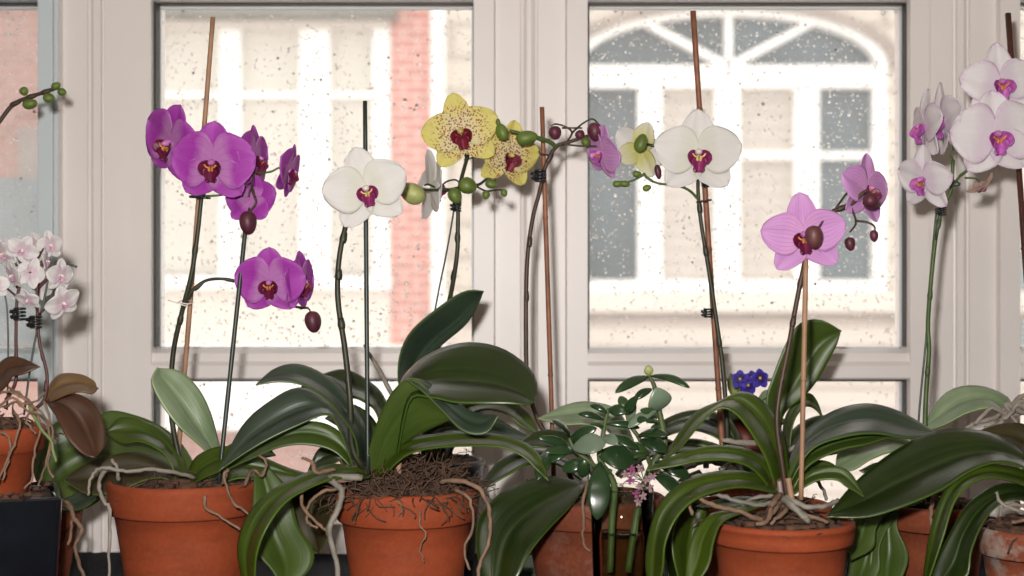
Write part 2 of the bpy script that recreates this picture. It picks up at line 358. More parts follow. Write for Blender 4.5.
def leaf(parent, A, B, Y=(0.1, 0.1), d=(0.012, -0.012), fold=0.22, mat='leaf', under='leaf_under', mid=0.5, name='leaf', th=0.0016, label=None, ymid=None):
    """A strap leaf between its two margins; Y = depth at base and tip, d = how far each margin lies behind the midrib."""
    n, m = 30, 12; q = 1.0 if 'under' in mat else 1.7
    a, b = resample(A, n), resample(B, n)
    Yb, Yt = Y; mb = MB(); rows = []; uvs = []
    for i in range(n):
        t = i/(n-1)
        Yc = (Yb*(1-t)+Yt*t) if ymid is None else ((1-t)**2*Yb+2*t*(1-t)*ymid+t*t*Yt)
        prof = math.sin(PI*min(1, max(0, 0.06+0.94*t))**0.9)**0.6 if t < 1 else 0
        pa = P(a[i].x, a[i].y, Yc+d[0]*prof*q); pb = P(b[i].x, b[i].y, Yc+d[1]*prof*q)
        w = (pb-pa)
        mm = a[i].lerp(b[i], mid)
        wl = w.length; pm = P(mm.x, mm.y, (pa.lerp(pb, mid)).y + fold*wl)
        tang = P(*(a[min(i+1, n-1)].lerp(b[min(i+1, n-1)], .5)), Yc)-P(*(a[max(i-1, 0)].lerp(b[max(i-1, 0)], .5)), Yc)
        row = []
        for j in range(m+1):
            u = j/m
            if u <= 0.5: k = u/0.5; p = pa.lerp(pm, k)
            else: k = (u-0.5)/0.5; p = pm.lerp(pb, k)
            bul = math.sin(PI*((u/0.5) if u <= 0.5 else ((u-0.5)/0.5)))
            p = p + Vector((0, -1, 0.35))*(bul*0.05*wl)
            p.y += 0.0012*math.sin(t*9+u*5)*prof
            row.append(p); uvs.append((u, t))
        rows.append(row)
    mb.grid(rows, uvs)
    # orient so that the first material looks to the camera
    p0, p1, p2 = rows[n//2][0], rows[n//2][m], rows[n//2+1][0]
    nn = (p1-p0).cross(p2-p0)
    if nn.dot(Vector((0, -1.4, 0.33))-p0) < 0: mb.f = [tuple(reversed(f)) for f in mb.f]
    o = mb.build(name, [M[mat], M[under]], parent, solid=th, off=-1, solid_mat=1)
    if label: o['label'] = label
    return o
def px_tube(parent, name, pts, r, mat, seg=8, sm=4, jit=0, label=None):
    mb = MB().tube([P(*p) for p in pts], r, seg, 0, sm, jit)
    o = mb.build(name, M[mat], parent)
    if label: o['label'] = label
    return o
def spike(parent, pts, r=0.0022, mat='stem', nodes_at=(), name='flower_stem'):
    mb = MB(); W = [P(*p) for p in pts]
    n = len(W); mb.tube(W, [r*(1.15-0.35*i/(n-1)) for i in range(n)], 10, 0, 5)
    for k in nodes_at:                      # bracts: short swollen sleeves on the stem
        i = int(k); t = k-i; p = W[i].lerp(W[min(i+1, n-1)], t); dr = (W[min(i+1, n-1)]-W[i]).normalized()
        mb.tube([p-dr*0.004, p, p+dr*0.007], [r*1.02, r*1.28, r*0.95], 8, 0, 2)
    return mb.build(name, M[mat], parent)
def stake(parent, p0, p1, r=0.0021, mat='stake_tan', knots=2, name='stake'):
    a, b = P(*p0), P(*p1); n = 12; rs = [r]*(n+1)
    pts = [a.lerp(b, i/n) for i in range(n+1)]
    mb = MB().tube(pts, [r*random.uniform(0.95, 1.05) for _ in pts], 8, 0, 1)
    for k in range(knots):
        t = (k+0.7)/(knots+0.4); p = a.lerp(b, t); dr = (b-a).normalized()
        mb.tube([p-dr*0.002, p, p+dr*0.002], [r, r*1.22, r], 8, 0, 2)
    return mb.build(name, M[mat], parent)
def clip(parent, px, py, Y, size=8, mat='black_plastic'):
    s = s_at(Y)*size/2; c = P(px, py, Y); mb = MB()
    for k in range(4):
        z = (k-1.5)*s*0.5
        ring = [c+Vector((math.cos(a)*s*0.75, math.sin(a)*s*0.75-0.001, z)) for a in [2*PI*i/10 for i in range(10)]]
        mb.tube(ring, s*0.2, 6, 0, 1)
    mb.tube([c+Vector((-s*1.4, 0, s*.4)), c+Vector((-s*.4, 0, 0)), c+Vector((-s*1.3, 0, -s*.5))], s*0.3, 6, 0, 2)
    mb.box(c+Vector((-s*.9, -s*.5, -s*.7)), c+Vector((-s*.3, s*.5, s*.7)))
    return mb.build('clip', M[mat], parent)
def bud(parent, px, py, Y, w, h, mat='bud_green', tilt=0, stalk=None, stalk_mat='stem_green', label=None):
    s = s_at(Y); c = P(px, py, Y)
    R = Matrix.Rotation(math.radians(tilt), 3, 'Y')
    ax = [R @ Vector((w/2*s, 0, 0)), R @ Vector((0, w/2*s, 0)), R @ Vector((0, 0, h/2*s))]
    mb = MB(); n, m = 12, 18; rows = []
    for i in range(n+1):
        th = PI*i/n; r = max(0.03, math.sin(th)**0.9); z = -math.cos(th)
        rr = r*(1-0.14*z)
        rows.append([c+(ax[0]*math.cos(2*PI*j/m)+ax[1]*math.sin(2*PI*j/m))*rr*(1-0.09*abs(math.cos(1.5*(2*PI*j/m)+0.5))**6)+ax[2]*z for j in range(m)])
    mb.grid(rows, close=True)
    o = mb.build('bud', M[mat], parent)
    if label: o['label'] = label
    if stalk: MB().tube([P(*q) for q in stalk]+[c], 0.0009, 6, 0, 4).build('bud_stalk', M[stalk_mat], parent)
    return o
def tepal(ang, ln, W, a, b, z0=0, recurve=0.0, cup=0.0, ruffle=0.0, notch=0, n=16, m=12, seed=0, claw=0.03):
    """one petal or sepal in the flower's own frame (x right, y up, z towards the viewer)"""
    ca, sa = math.cos(ang), math.sin(ang); rows = []; uvs = []; rd = random.Random(seed); ph = rd.uniform(0, 6)
    for i in range(n+1):
        t = (1-math.cos(PI*i/n))/2; t = 0.5*t+0.5*i/n
        sh = max(0.0, math.sin(PI*t**a))**(b*(1-t)+0.44*t)
        w = W*max(sh, 0) * (1-claw) + claw*W*(1-t)
        row = []
        for j in range(m+1):
            s = 2*j/m-1
            x = t*ln - 0.10*ln*abs(s)**2*sh*0.6*(1 if t > .6 else 0.6) + (notch*ln*math.exp(-(s*3)**2)*t**8)
            y = s*w
            z = z0 + recurve*ln*(t-1.6*t*t) + cup*ln*(s*s)*sh + ruffle*ln*math.sin(ph+4.5*s+3*t)*t*abs(s) 
            z -= 0.03*ln*math.exp(-(s*6)**2)*sh
            row.append(Vector((ca*x-sa*y, sa*x+ca*y, z))); uvs.append((j/m, t))
        rows.append(row)
    return rows, uvs
def flower(parent, px, py, Y, d, yaw=0, pitch=0, roll=0, mat='p_magenta', lip='lip_maroon', cal='callus', colm='col_pink', style='std', closed=0.0, stalk=None, stalk_mat='stem', sep_mat=None, lip_scale=1.0, label=None):
    R = d/2*s_at(Y); sd = random.randint(0, 9999); rd = random.Random(sd)
    rot = Matrix.Rotation(math.radians(yaw), 4, 'Z') @ Matrix.Rotation(math.radians(90+pitch), 4, 'X') @ Matrix.Rotation(math.radians(roll), 4, 'Z')
    loc = P(px, py, Y)
    # the flower mesh itself: its ovary behind and its column in front
    mb = MB()
    mb.tube([(0, 0.02*R, -0.25*R), (0, 0, -0.1*R), (0, 0.03*R, 0.02*R)], [0.03*R, 0.05*R, 0.09*R], 10, 0, 3)
    mb.ellipsoid((0, 0.04*R, 0.13*R), [Vector((0.085*R, 0, 0)), Vector((0, 0.075*R, 0.03*R)), Vector((0, -0.02*R, 0.15*R))], 8, 10, 0)
    fo = mb.build('flower', M[colm], None, local=True)
    fo.parent = parent
    fo.matrix_basis = Matrix.Translation(loc-wloc(parent)) @ rot
    if label: fo['label'] = label
    sm_ = M[sep_mat or mat]; pm = M[mat]
    th = 0.0006
    cl = closed
    def put(name, rows_uv, material):
        m2 = MB(); m2.grid(rows_uv[0], rows_uv[1]); o = m2.build(name, material, fo, local=True, solid=th, off=0); return o
    if style == 'full': pw, pl, sw, sl = 0.66, 1.0, 0.45, 0.97
    elif style == 'open': pw, pl, sw, sl = 0.55, 1.0, 0.41, 1.0
    else: pw, pl, sw, sl = 0.50, 0.98, 0.37, 1.0
    put('sepal', tepal(PI/2, sl*R, sw*R, 0.85, 0.62, -0.05*R, 0.05+cl, 0.05, 0.03, seed=sd), sm_)
    for k, sgn in enumerate((-1, 1)):
        put('sepal', tepal(-PI/2+sgn*math.radians(44), sl*R*0.97, sw*0.95*R, 0.85, 0.62, -0.06*R, 0.02+cl, 0.05, 0.03, seed=sd+k+1), sm_)
        put('petal', tepal((0 if sgn > 0 else PI)+sgn*math.radians(13), pl*R, pw*R, 0.88, 0.72, 0.0, 0.10+cl, 0.04, 0.05, seed=sd+k+5), pm)
    # lip: pointed middle lobe, two upturned side lobes, callus and two curled tendrils
    q = R*lip_scale*0.82; lb = MB()
    rows, uv = tepal(-PI/2, 0.40*q, 0.20*q, 0.62, 0.8, 0.0, 0, 0.35, 0, n=10, m=8, seed=sd)
    rows = [[Vector((p.x, p.y-0.10*q, p.z+0.22*q-0.25*abs(p.y)+0.0)) for p in r] for r in rows]
    lb.grid(rows, uv)
    for sgn in (-1, 1):
        rows, uv = tepal(PI/2-sgn*math.radians(74), 0.33*q, 0.21*q, 0.8, 0.6, 0, 0, 0.3, 0, n=10, m=8, seed=sd)
        rows = [[Vector((p.x*0.85+sgn*0.05*q, p.y-0.13*q, p.z+0.04*q+abs(p.x)*1.0-0.25*max(0, p.y))) for p in r] for r in rows]
        lb.grid(rows, uv)
        tip = Vector((sgn*0.03*q, -0.47*q, 0.12*q))
        lb.tube([tip, tip+Vector((sgn*0.07*q, -0.02*q, 0.10*q)), tip+Vector((sgn*0.12*q, 0.05*q, 0.08*q)), tip+Vector((sgn*0.08*q, 0.10*q, 0.03*q))], [0.016*q, 0.013*q, 0.010*q, 0.007*q], 5, 0, 3)
    lo = lb.build('lip', M[lip], fo, local=True, solid=th, off=0)
    cb = MB()
    for sgn in (-1, 1):
        cb.ellipsoid((sgn*0.045*q, -0.13*q, 0.19*q), [Vector((0.05*q, 0, 0)), Vector((0, 0.09*q, 0)), Vector((0, 0, 0.09*q))], 6, 8)
        cb.tube([(sgn*0.06*q, -0.10*q, 0.24*q), (sgn*0.13*q, -0.06*q, 0.27*q), (sgn*0.17*q, 0.0*q, 0.27*q)], 0.026*q, 5, 0, 3)
    cb.build('callus', M[cal], fo, local=True)
    if stalk is not None:
        back = loc + (rot.to_3x3() @ Vector((0, 0.02*R, -0.22*R)))
        q0 = P(*stalk[-1]) if stalk else loc
        MB().tube([P(*s_) for s_ in stalk]+[back.lerp(q0, 0.3)+Vector((0, 0, 0.003)), back], 0.0011, 7, 0, 4).build('flower_stalk', M[stalk_mat], parent)
    return fo
def pot_profile(r, h, rim_h=None, taper=0.70, wall=0.006):
    rh = rim_h or h*0.24
    rb = r*taper; rj = r*0.90; ri = r-0.0015
    o = [(0.004, 0), (rb-0.003, 0), (rb, 0.003)]
    o += [(rb+(rj-rb)*t, 0.003+(h-rh-0.003)*t) for t in (0.25, 0.5, 0.75, 1)]
    o += [(rj+0.0015, h-rh+0.0006), (r-0.004, h-rh), (r-0.0025, h-rh+0.002), (r-0.0015, h-rh*0.6), (r-0.0005, h-rh*0.25), (r, h-0.005), (r-0.001, h-0.0015), (r-0.003, h), (r-wall+0.001, h), (r-wall-0.0005, h-0.002), (r-wall-0.002, h-rh)]
    o += [(rj-wall, h-rh-0.004), (rb-wall, 0.008), (0.004, 0.008)]
    return o
def pot(parent, c, r, h, mat='terra', name='pot', **kw):
    return MB().lathe(pot_profile(r, h, **kw), c, 72).build(name, M[mat], parent)
def mix(parent, c, r, depth=0.012, mat='soil', chips=26, rootlets=0, mound=0.006, seed=1, spread=1.0):
    """loose filling: lumpy ground, bark chips and fine roots in one uncountable mass"""
    rd = random.Random(seed); mb = MB(); rows = []; c = Vector(c)
    for i in range(9):
        rr = r*i/8; rows.append([c+Vector((rr*math.cos(2*PI*j/32), rr*math.sin(2*PI*j/32), mound*(1-(i/8)**2)+(rd.uniform(-.002, .002) if 0 < i < 8 else 0))) for j in range(32)])
    mb.grid(rows, close=True)
    mb.grid([[p-Vector((0, 0, 0)) for p in rows[-1]], [p-Vector((0, 0, depth)) for p in rows[-1]]], close=True)
    for k in range(chips):
        a = rd.uniform(0, 2*PI); q = r*math.sqrt(rd.random())*0.9; z = mound*(1-(q/r)**2)
        R = Matrix.Rotation(rd.uniform(0, 6.3), 3, 'Z') @ Matrix.Rotation(rd.uniform(-.5, .5), 3, 'X')
        l, w, h = rd.uniform(.004, .010), rd.uniform(.003, .006), rd.uniform(.002, .004)
        cc = c+Vector((q*math.cos(a), q*math.sin(a), z+h*0.3)); v = [cc+R @ Vector((x*l*rd.uniform(.7, 1.1), y*w*rd.uniform(.7, 1.1), zz*h)) for x in (-1, 1) for y in (-1, 1) for zz in (-1, 1)]
        mb.add(v, [(0,1,3,2),(4,6,7,5),(0,4,5,1),(2,3,7,6),(0,2,6,4),(1,5,7,3)], mi=1)
    for k in range(rootlets):
        a = rd.uniform(0, 2*PI); q = r*math.sqrt(rd.random())*spread; p = c+Vector((q*math.cos(a), q*math.sin(a), mound*max(0, 1-(q/r)**2)+rd.uniform(0, .006)))
        pts = [p]; dr = Vector((rd.uniform(-1, 1), rd.uniform(-1, 1), rd.uniform(-.1, .5)))
        for _ in range(4):
            dr = (dr+Vector((rd.uniform(-.9, .9), rd.uniform(-.9, .9), rd.uniform(-.8, .5)))).normalized(); p = p+dr*rd.uniform(.005, .010); pts.append(p)
        mb.tube(pts, rd.uniform(.0004, .0009), 4, 2, 2)
    o = mb.build('potting_mix', [M[mat], M['bark'], M['rootlet']], parent); o['kind'] = 'stuff'; return o
def root(parent, pts, r=0.0018, mat='root_brown', jit=0.0008, label=None):
    n = len(pts)
    o = px_tube(parent, 'aerial_root', pts, [r*(1.1-0.35*i/(n-1)) for i in range(n)], mat, 7, 5, jit)
    if label: o['label'] = label
    return o
def pot_at(px, py, Y): p = P(px, py, Y); return Vector((p.x, Y, 0)), p.z

# ================================================================== THE SETTING
WY = 0.47; S = s_at(WY)
def wx(px): return (px-512)*S
def wz(py): return ZC-(py-288)*S
room = 1.9; CE = 1.75; FLOORZ = -0.78
structure(MB().box((-room, -3.6, FLOORZ-0.05), (room, 0.56, FLOORZ)).build('floor', M['floor'], smooth=False))
structure(MB().box((-room, -3.6, CE), (room, 0.56, CE+0.05)).build('ceiling', M['wall'], smooth=False))
structure(MB().box((-room-.05, -3.6, FLOORZ), (-room, 0.56, CE)).build('wall_left', M['wall'], smooth=False))
structure(MB().box((room, -3.6, FLOORZ), (room+.05, 0.56, CE)).build('wall_right', M['wall'], smooth=False))
structure(MB().box((-room, -3.65, FLOORZ), (room, -3.6, CE)).build('wall_back', M['wall'], smooth=False))
XL, XR = wx(-300), wx(1350)
wf = MB()
wf.box((-room, WY+0.01, FLOORZ), (room, 0.56, 0)); wf.box((-room, WY+0.01, wz(-40)), (room, 0.56, CE))
wf.box((-room, WY+0.01, 0), (XL, 0.56, wz(-40))); wf.box((XR, WY+0.01, 0), (room, 0.56, wz(-40)))
structure(wf.build('wall_front', M['wall'], smooth=False))
sl = MB().box((-1.5, -0.16, -0.03), (1.5, WY, 0)); o = sl.build('trim_1', M['sill'], smooth=False); bevel(o, 0.004); structure(o)
# radiator casing below the sill board carries it
structure(MB().box((-1.45, -0.12, FLOORZ), (1.45, WY+0.01, -0.03)).build('trim_2', M['wall'], smooth=False))
# posts: a moulded profile extruded upwards
def post(n, px0, px1, cool=False):
    w = px1-px0; k = w/113.0
    # (px offset, how far the face stands into the room, mm)
    prof = [(0, 16), (0, -12), (20, -12), (20.5, -6), (21.5, 0), (46, 0), (46.6, 3), (48, 4), (50, 3), (50.6, -1), (53, -3.5), (57, -3.5), (60, -1), (60.6, 3), (62, 4), (63.5, 3), (64, 0), (91, 0), (92, -6), (92.5, -12), (113, -12), (113, 16)]
    pts = [(wx(px0+a*k), WY+b/1000.0) for a, b in prof]
    mb = MB(); z0, z1 = 0.0, wz(-40)
    rows = [[Vector((x, y-0.004, z)) for x, y in pts]+[Vector((wx(px1), WY+0.06, z)), Vector((wx(px0), WY+0.06, z))] for z in (z0, z1)]
    mb.grid(rows, close=True)
    return structure(mb.build('trim_%d' % n, M['frame'], smooth=False))
for i, (a, b) in enumerate([(43, 154), (474, 587), (907, 1016)]): post(3+i, a, b)
# head and transom rails
def window(n, a, b, cool=False):
    fm = M['frame_cool'] if cool else M['frame']
    root_ = MB(); x0, x1 = wx(a), wx(b)
    # head rail and bottom rail
    root_.box((x0, WY-0.016, wz(2)), (x1, WY+0.05, wz(-40)))
    root_.box((x0, WY-0.016, 0.0), (x1, WY+0.05, wz(522)))
    # transom with a sloped ledge (profile y,z) between the upper and the lower pane
    pr = [(WY+0.05, wz(379)), (WY-0.014, wz(379)), (WY-0.018, wz(377)), (WY-0.018, wz(365)), (WY-0.012, wz(361)), (WY-0.010, wz(353)), (WY+0.006, wz(349)), (WY+0.05, wz(349))]
    rows = [[Vector((x, y, z)) for y, z in pr] for x in (x0, x1)]
    root_.grid(rows, close=True)
    for e in (0, 1): 
        o_ = len(root_.v)-len(pr)*2+e*len(pr); root_.f.append(tuple(o_+i for i in range(len(pr)))); root_.mi.append(0)
    win = structure(root_.build('window_%d' % n, fm, smooth=False))
    # gaskets
    g = MB(); t = 0.0016
    for (za, zb) in ((wz(2.2), wz(347)), (wz(380), wz(521))):
        g.box((x0, WY-0.002, zb), (x0+t*1.9, WY+0.02, za)); g.box((x1-t*0.8, WY+0.002, zb), (x1, WY+0.02, za))
        g.box((x0, WY+0.004, za-t*0.9), (x1, WY+0.02, za))
    structure(g.build('gasket', M['gasket'], win, smooth=False))
    lin = MB(); e = 0.002                              # thin glazing bead
    for (za, zb) in ((wz(5), wz(349)), (wz(381), wz(521))):
        for (p, q) in (((x0+t, WY+0.021, zb), (x0+t+e, WY+0.024, za)), ((x1-t-e, WY+0.021, zb), (x1-t, WY+0.024, za)), ((x0, WY+0.021, za-e), (x1, WY+0.024, za)), ((x0, WY+0.021, zb), (x1, WY+0.024, zb+e))):
            lin.box(p, q)
    structure(lin.build('glazing_bead', M['frame_cool'], win, smooth=False))
    for (za, zb) in ((wz(2), wz(349)), (wz(380), wz(522))):
        structure(MB().box((x0+0.0005, WY+0.026, zb), (x1-0.0005, WY+0.030, za)).build('pane', M['pane'], win, smooth=False))
    # raindrops clinging to the outer face
    rd = random.Random(n*11); dm = MB()
    xa, xb = max(x0, wx(-40)), min(x1, wx(1064)); za, zb = wz(5), wz(519)
    cnt = int((xb-xa)*(za-zb)*27000)
    for k in range(cnt):
        x = rd.uniform(xa+.004, xb-.004); z = rd.uniform(zb, za)
        if wz(380) < z < wz(349)+0.002 or (z < wz(380) and rd.random() < 0.5): continue
        if rd.random() < 0.25*(math.sin(x*31+z*9)+1)*0.5+0.1: continue
        r = 0.00055+0.0012*rd.random()**1.8
        if rd.random() < 0.025: r *= 1.6
        el = rd.uniform(0.95, 1.12); hh = r*rd.uniform(0.3, 0.6)
        rows = []
        for i in range(4):
            th = i/3*PI/2; rr = r*math.cos(th)+1e-5
            rows.append([Vector((x+rr*math.cos(2*PI*j/8), WY+0.0300+hh*math.sin(th), z+rr*el*math.sin(2*PI*j/8))) for j in range(8)])
        dm.grid(rows, close=True); o_ = len(dm.v)
        dm.f.append(tuple(o_-8+j for j in range(8))); dm.mi.append(0); dm.f.append(tuple(o_-32+j for j in range(8))); dm.mi.append(0)
    dr = dm.build('raindrops', M['drop']); tag(dr, 'raindrops clinging to the outside of the %s window pane' % ['far left', 'left middle', 'right middle', 'far right'][n-1], 'raindrops', kind='stuff')
    return win
w1 = window(1, -278, 43, True); window(2, 154, 474); window(3, 587, 907); window(4, 1016, 1336)
# cool white sash stile of the screened window, with a raised bead
sb = MB(); sb.box((wx(43), WY-0.022, 0), (wx(58), WY+0.0, wz(-40))); sb.box((wx(59), WY-0.019, 0), (wx(62.5), WY, wz(-40)))
structure(bevel(sb.build('trim_7', M['frame_cool'], smooth=False), 0.001))
# insect mesh in the first window: real crossing wires
ms = MB(); r = 0.00016; x0, x1 = wx(-40), wx(42.5); z0, z1 = wz(346), wz(6)
nx, nz = int((x1-x0)/0.0023), int((z1-z0)/0.0023)
for i in range(nx): x = x0+(i+.5)*(x1-x0)/nx; ms.box((x-r, WY+0.016-r, z0), (x+r, WY+0.016+r, z1))
for i in range(nz): z = z0+(i+.5)*(z1-z0)/nz; ms.box((x0, WY+0.0165-r, z-r), (x1, WY+0.0165+r, z+r))
o = ms.build('insect_screen', M['mesh'], w1, smooth=False); o['kind'] = 'stuff'

# ================================================================== ACROSS THE STREET
BY = 10.6
def br(mb, a, b, c, d, y0, y1, mi=0):   # box from pixel rect at the facade plane
    p, q = P(a, b, BY), P(c, d, BY); return mb.box((p.x, y0, p.z), (q.x, y1, q.z), mi)
GZ = -3.2
hb = thing('brick_house', 'brick house across the street, seen blurred through the two left windows', 'building', (P(200, 0, BY).x, BY, GZ))
m_ = MB(); pL, pR = P(-900, 0, BY).x, P(432, 0, BY).x
def wallpart(name, rect, mat, y0=0.0, y1=0.3, parent=hb):
    return br(MB(), *rect, BY+y0, BY+y1).build(name, M[mat], parent, smooth=False)
wallpart('brick_wall', (-900, -420, 100, 900), 'b_brickpale')
wallpart('brick_pier', (390, -420, 432, 345), 'b_brick')
wallpart('brick_base', (100, 428, 445, 900), 'b_brickpale')
wallpart('upper_wall', (100, -420, 390, -5), 'b_grey')
wallpart('soffit', (100, -5, 398, 21), 'b_grey', -0.25)
wallpart('lintel', (100, 21, 390, 30), 'b_cream', -0.04)
wallpart('spandrel', (100, 276, 390, 428), 'b_cream', -0.02)
wallpart('ledge', (100, 276, 392, 289), 'b_white', -0.10)
wallpart('porch_roof', (100, 345, 445, 428), 'b_white', -0.2)
wallpart('drainpipe', (432, -420, 445, 345), 'b_white', -0.12)
fr = MB()
for a, b in ((130, 146), (220, 241), (300, 330), (373, 390)): br(fr, a, 28, b, 278, BY-0.03, BY+0.1)
for a, b in ((146, 220), (241, 300), (330, 373)): br(fr, a, 92, b, 98, BY+0.0, BY+0.09)
fr.build('window_frame', M['b_white'], hb, smooth=False)
for a, b in ((100, 222), (238, 302), (328, 375)): wallpart('window_pane', (a, 28, b, 278), 'b_curtain', 0.06, 0.12)
# the far-left stretch behind the insect screen: blue grey shop front under pink brick
wallpart('shop_front', (-400, 178, 44, 345), 'b_bluegrey', -0.04)
wallpart('side_window', (19, 128, 46, 182), 'b_greyline', -0.03)
hs = thing('stone_house', 'cream stone house with a large fanlight window, seen through the right windows', 'building', (P(760, 0, BY).x, BY, GZ))
# stone wall with the arched opening left free: built around the window in pieces
WX0, WX1 = 572, 886
def sw(rect, mat='b_stone', y0=0.0, y1=0.3, name='stone_wall'): return wallpart(name, rect, mat, y0, y1, hs)
sw((445, -420, WX0, 345)); sw((WX1, -420, 1500, 345))
CX, CYp, RX, RY = 729, 66, 158, 56
ar = MB(); nseg = 40; ring_i, ring_o = [], []
for i in range(nseg+1):
    a = PI*i/nseg; ring_i.append((CX+RX*math.cos(a), CYp-RY*math.sin(a)))
rows = []
for y in (BY, BY+0.3):
    rows.append([P(x, yy, BY).xz.to_3d() for x, yy in ring_i])
v = []; f = []
for i, (x, yy) in enumerate(ring_i):
    p = P(x, yy, BY); q = P(x, -420, BY)
    v += [Vector((p.x, BY, p.z)), Vector((q.x, BY, q.z)), Vector((p.x, BY+.3, p.z)), Vector((q.x, BY+.3, q.z))]
for i in range(nseg):
    k = i*4; f += [(k, k+1, k+5, k+4), (k+2, k+6, k+7, k+3), (k, k+4, k+6, k+2)]
ar.add(v, f); ar.build('stone_wall', M['b_stone'], hs, smooth=False)
tr = MB()
def arch_band(mb, rx0, ry0, rx1, ry1, ya, yb):
    rr = []
    for i in range(nseg+1):
        a = PI*i/nseg; c, s_ = math.cos(a), math.sin(a)
        p = P(CX+rx0*c, CYp-ry0*s_, BY); q = P(CX+rx1*c, CYp-ry1*s_, BY)
        rr.append([Vector((p.x, ya, p.z)), Vector((q.x, ya, q.z)), Vector((q.x, yb, q.z)), Vector((p.x, yb, p.z))])
    mb.grid(rr, close=True)
arch_band(tr, RX-11, RY-6, RX, RY, BY-0.05, BY+0.2)
mo = MB(); arch_band(mo, RX, RY, RX+13, RY+11, BY-0.09, BY+0.1); mo.build('arch_moulding', M['b_greyline'], hs, smooth=False)
br(tr, WX0, 66, WX1, 72, BY-0.06, BY+0.2); br(tr, WX0, 78, WX1, 88, BY-0.04, BY+0.2)
br(tr, WX0, 71, WX1, 79, BY-0.02, BY+0.2)
for a, b in ((WX0, 586), (638, 662), (715, 740), (795, 819), (873, WX1)): br(tr, a, 86, b, 290, BY-0.02, BY+0.2)
for a, b in ((586, 638), (662, 715), (740, 795), (819, 873)): br(tr, a, 151, b, 159, BY+0.02, BY+0.2)
br(tr, WX0, 280, WX1, 291, BY-0.04, BY+0.2)
for ang in (37, 90, 143):
    a = math.radians(ang); w = 3.6
    ex, ey = CX+(RX-8)*math.cos(a)*1.0, CYp-(RY-4)*math.sin(a)
    if ang != 90: ex, ey = CX+(88 if ang < 90 else -88), CYp-46
    d_ = Vector((ex-CX, ey-CYp)).normalized(); nn = Vector((-d_.y, d_.x))*w
    c1 = [P(CX+nn.x, CYp+nn.y, BY), P(CX-nn.x, CYp-nn.y, BY), P(ex-nn.x, ey-nn.y, BY), P(ex+nn.x, ey+nn.y, BY)]
    tr.add([Vector((p.x, yy, p.z)) for yy in (BY+0.0, BY+0.15) for p in c1], [(0,1,2,3),(7,6,5,4),(0,4,5,1),(1,5,6,2),(2,6,7,3),(3,7,4,0)])
tr.build('window_frame', M['b_white'], hs, smooth=False)
rr = [[Vector((P(CX+(RX-3)*math.cos(PI*i/nseg), CYp-(RY-1)*math.sin(PI*i/nseg), BY).x, BY+yy, P(CX, CYp-(RY-1)*math.sin(PI*i/nseg), BY).z)) for i in range(nseg+1)] for yy in (0.12, 0.16)]
fb = MB(); fb.grid(rr, close=True); o_ = len(fb.v); nn_ = nseg+1
fb.f.append(tuple(range(0, nn_))); fb.mi.append(0); fb.f.append(tuple(range(nn_, 2*nn_))); fb.mi.append(0)
fb.build('fanlight_pane', M['b_glass'], hs, smooth=False)
for a, b, mt in ((584, 640, 'b_glass'), (660, 717, 'b_blind'), (738, 797, 'b_blind'), (817, 875, 'b_glass')): sw((a, 86, b, 284), mt, 0.1, 0.15, 'window_pane')
sw((445, 291, 1500, 312), 'b_cream', -0.12, 0.1, 'ledge'); sw((445, 312, 1500, 321), 'b_greyline', -0.05, 0.1, 'grey_board')  # cream ledge with a thin grey brown strip below it
sw((445, 321, 1500, 900), 'b_siding', -0.03, 0.1, 'clapboard')
sw((WX0, 288, WX1, 345), 'b_cream', 0.02, 0.3, 'wall_core'); 
sw((1010, 250, 1500, 345), 'b_bluegrey', -0.04, 0.02, 'painted_panel')
street = MB().box((-14, 0.9, GZ-0.1), (14, BY+0.6, GZ)).build('ground', M['asphalt'], smooth=False); structure(street)
pass

# ================================================================== THE PLANTS
# ---- black square planter and the small white orchid in it
bp = thing('square_planter', 'tall black glazed square planter at the bottom left corner', 'planter', (P(-6, 0, 0.0).x, 0.01, 0))
def sq(hw, z, c, rr=0.006, n=4):
    row = []
    for cx_, cy_, a0 in ((1, 1, 0), (-1, 1, 90), (-1, -1, 180), (1, -1, 270)):
        for i in range(n+1):
            a = math.radians(a0+90*i/n); v_ = RT @ Vector((cx_*(hw-rr)+rr*math.cos(a), cy_*(hw-rr)+rr*math.sin(a), 0)); row.append(Vector((c[0]+v_.x, c[1]+v_.y, z)))
    return row
c = (-0.497, 0.01); zt = 0.139; RT = Matrix.Rotation(math.radians(19), 3, 'Z')
rows = [sq(h, z, c) for h, z in ((0.004, 0.0), (0.052, 0), (0.0545, 0.003), (0.060, 0.07), (0.0635, zt-0.002), (0.062, zt), (0.058, zt), (0.0565, zt-0.003), (0.042, 0.006), (0.004, 0.006))]
MB().grid(rows, close=True).build('planter_body', M['black_glaze'], bp, smooth=False)
rows = [sq(h, z, c) for h, z in ((0.052, 0.105), (0.0555, zt-0.006), (0.03, zt-0.004), (0.004, zt-0.003))]
fm_ = MB().grid(rows, close=True)
rd = random.Random(3)
for k in range(60):
    x, y = c[0]+rd.uniform(-.05, .05), c[1]+rd.uniform(-.05, .05); l = rd.uniform(.003, .008)
    fm_.ellipsoid((x, y, zt-0.003+rd.uniform(0, .004)), [Vector((l, rd.uniform(-.003, .003), 0)), Vector((rd.uniform(-.002, .002), l*.5, 0)), Vector((0, 0, .0025))], 4, 6, 1)
o = fm_.build('bark_filling', [M['soil'], M['bark']], bp); o['kind'] = 'stuff'
A = thing('potted_orchid', 'miniature white orchid in a root-covered clay pot standing in the black planter', 'potted orchid', (P(-6, 0, 0.03).x, 0.015, zt-0.002))
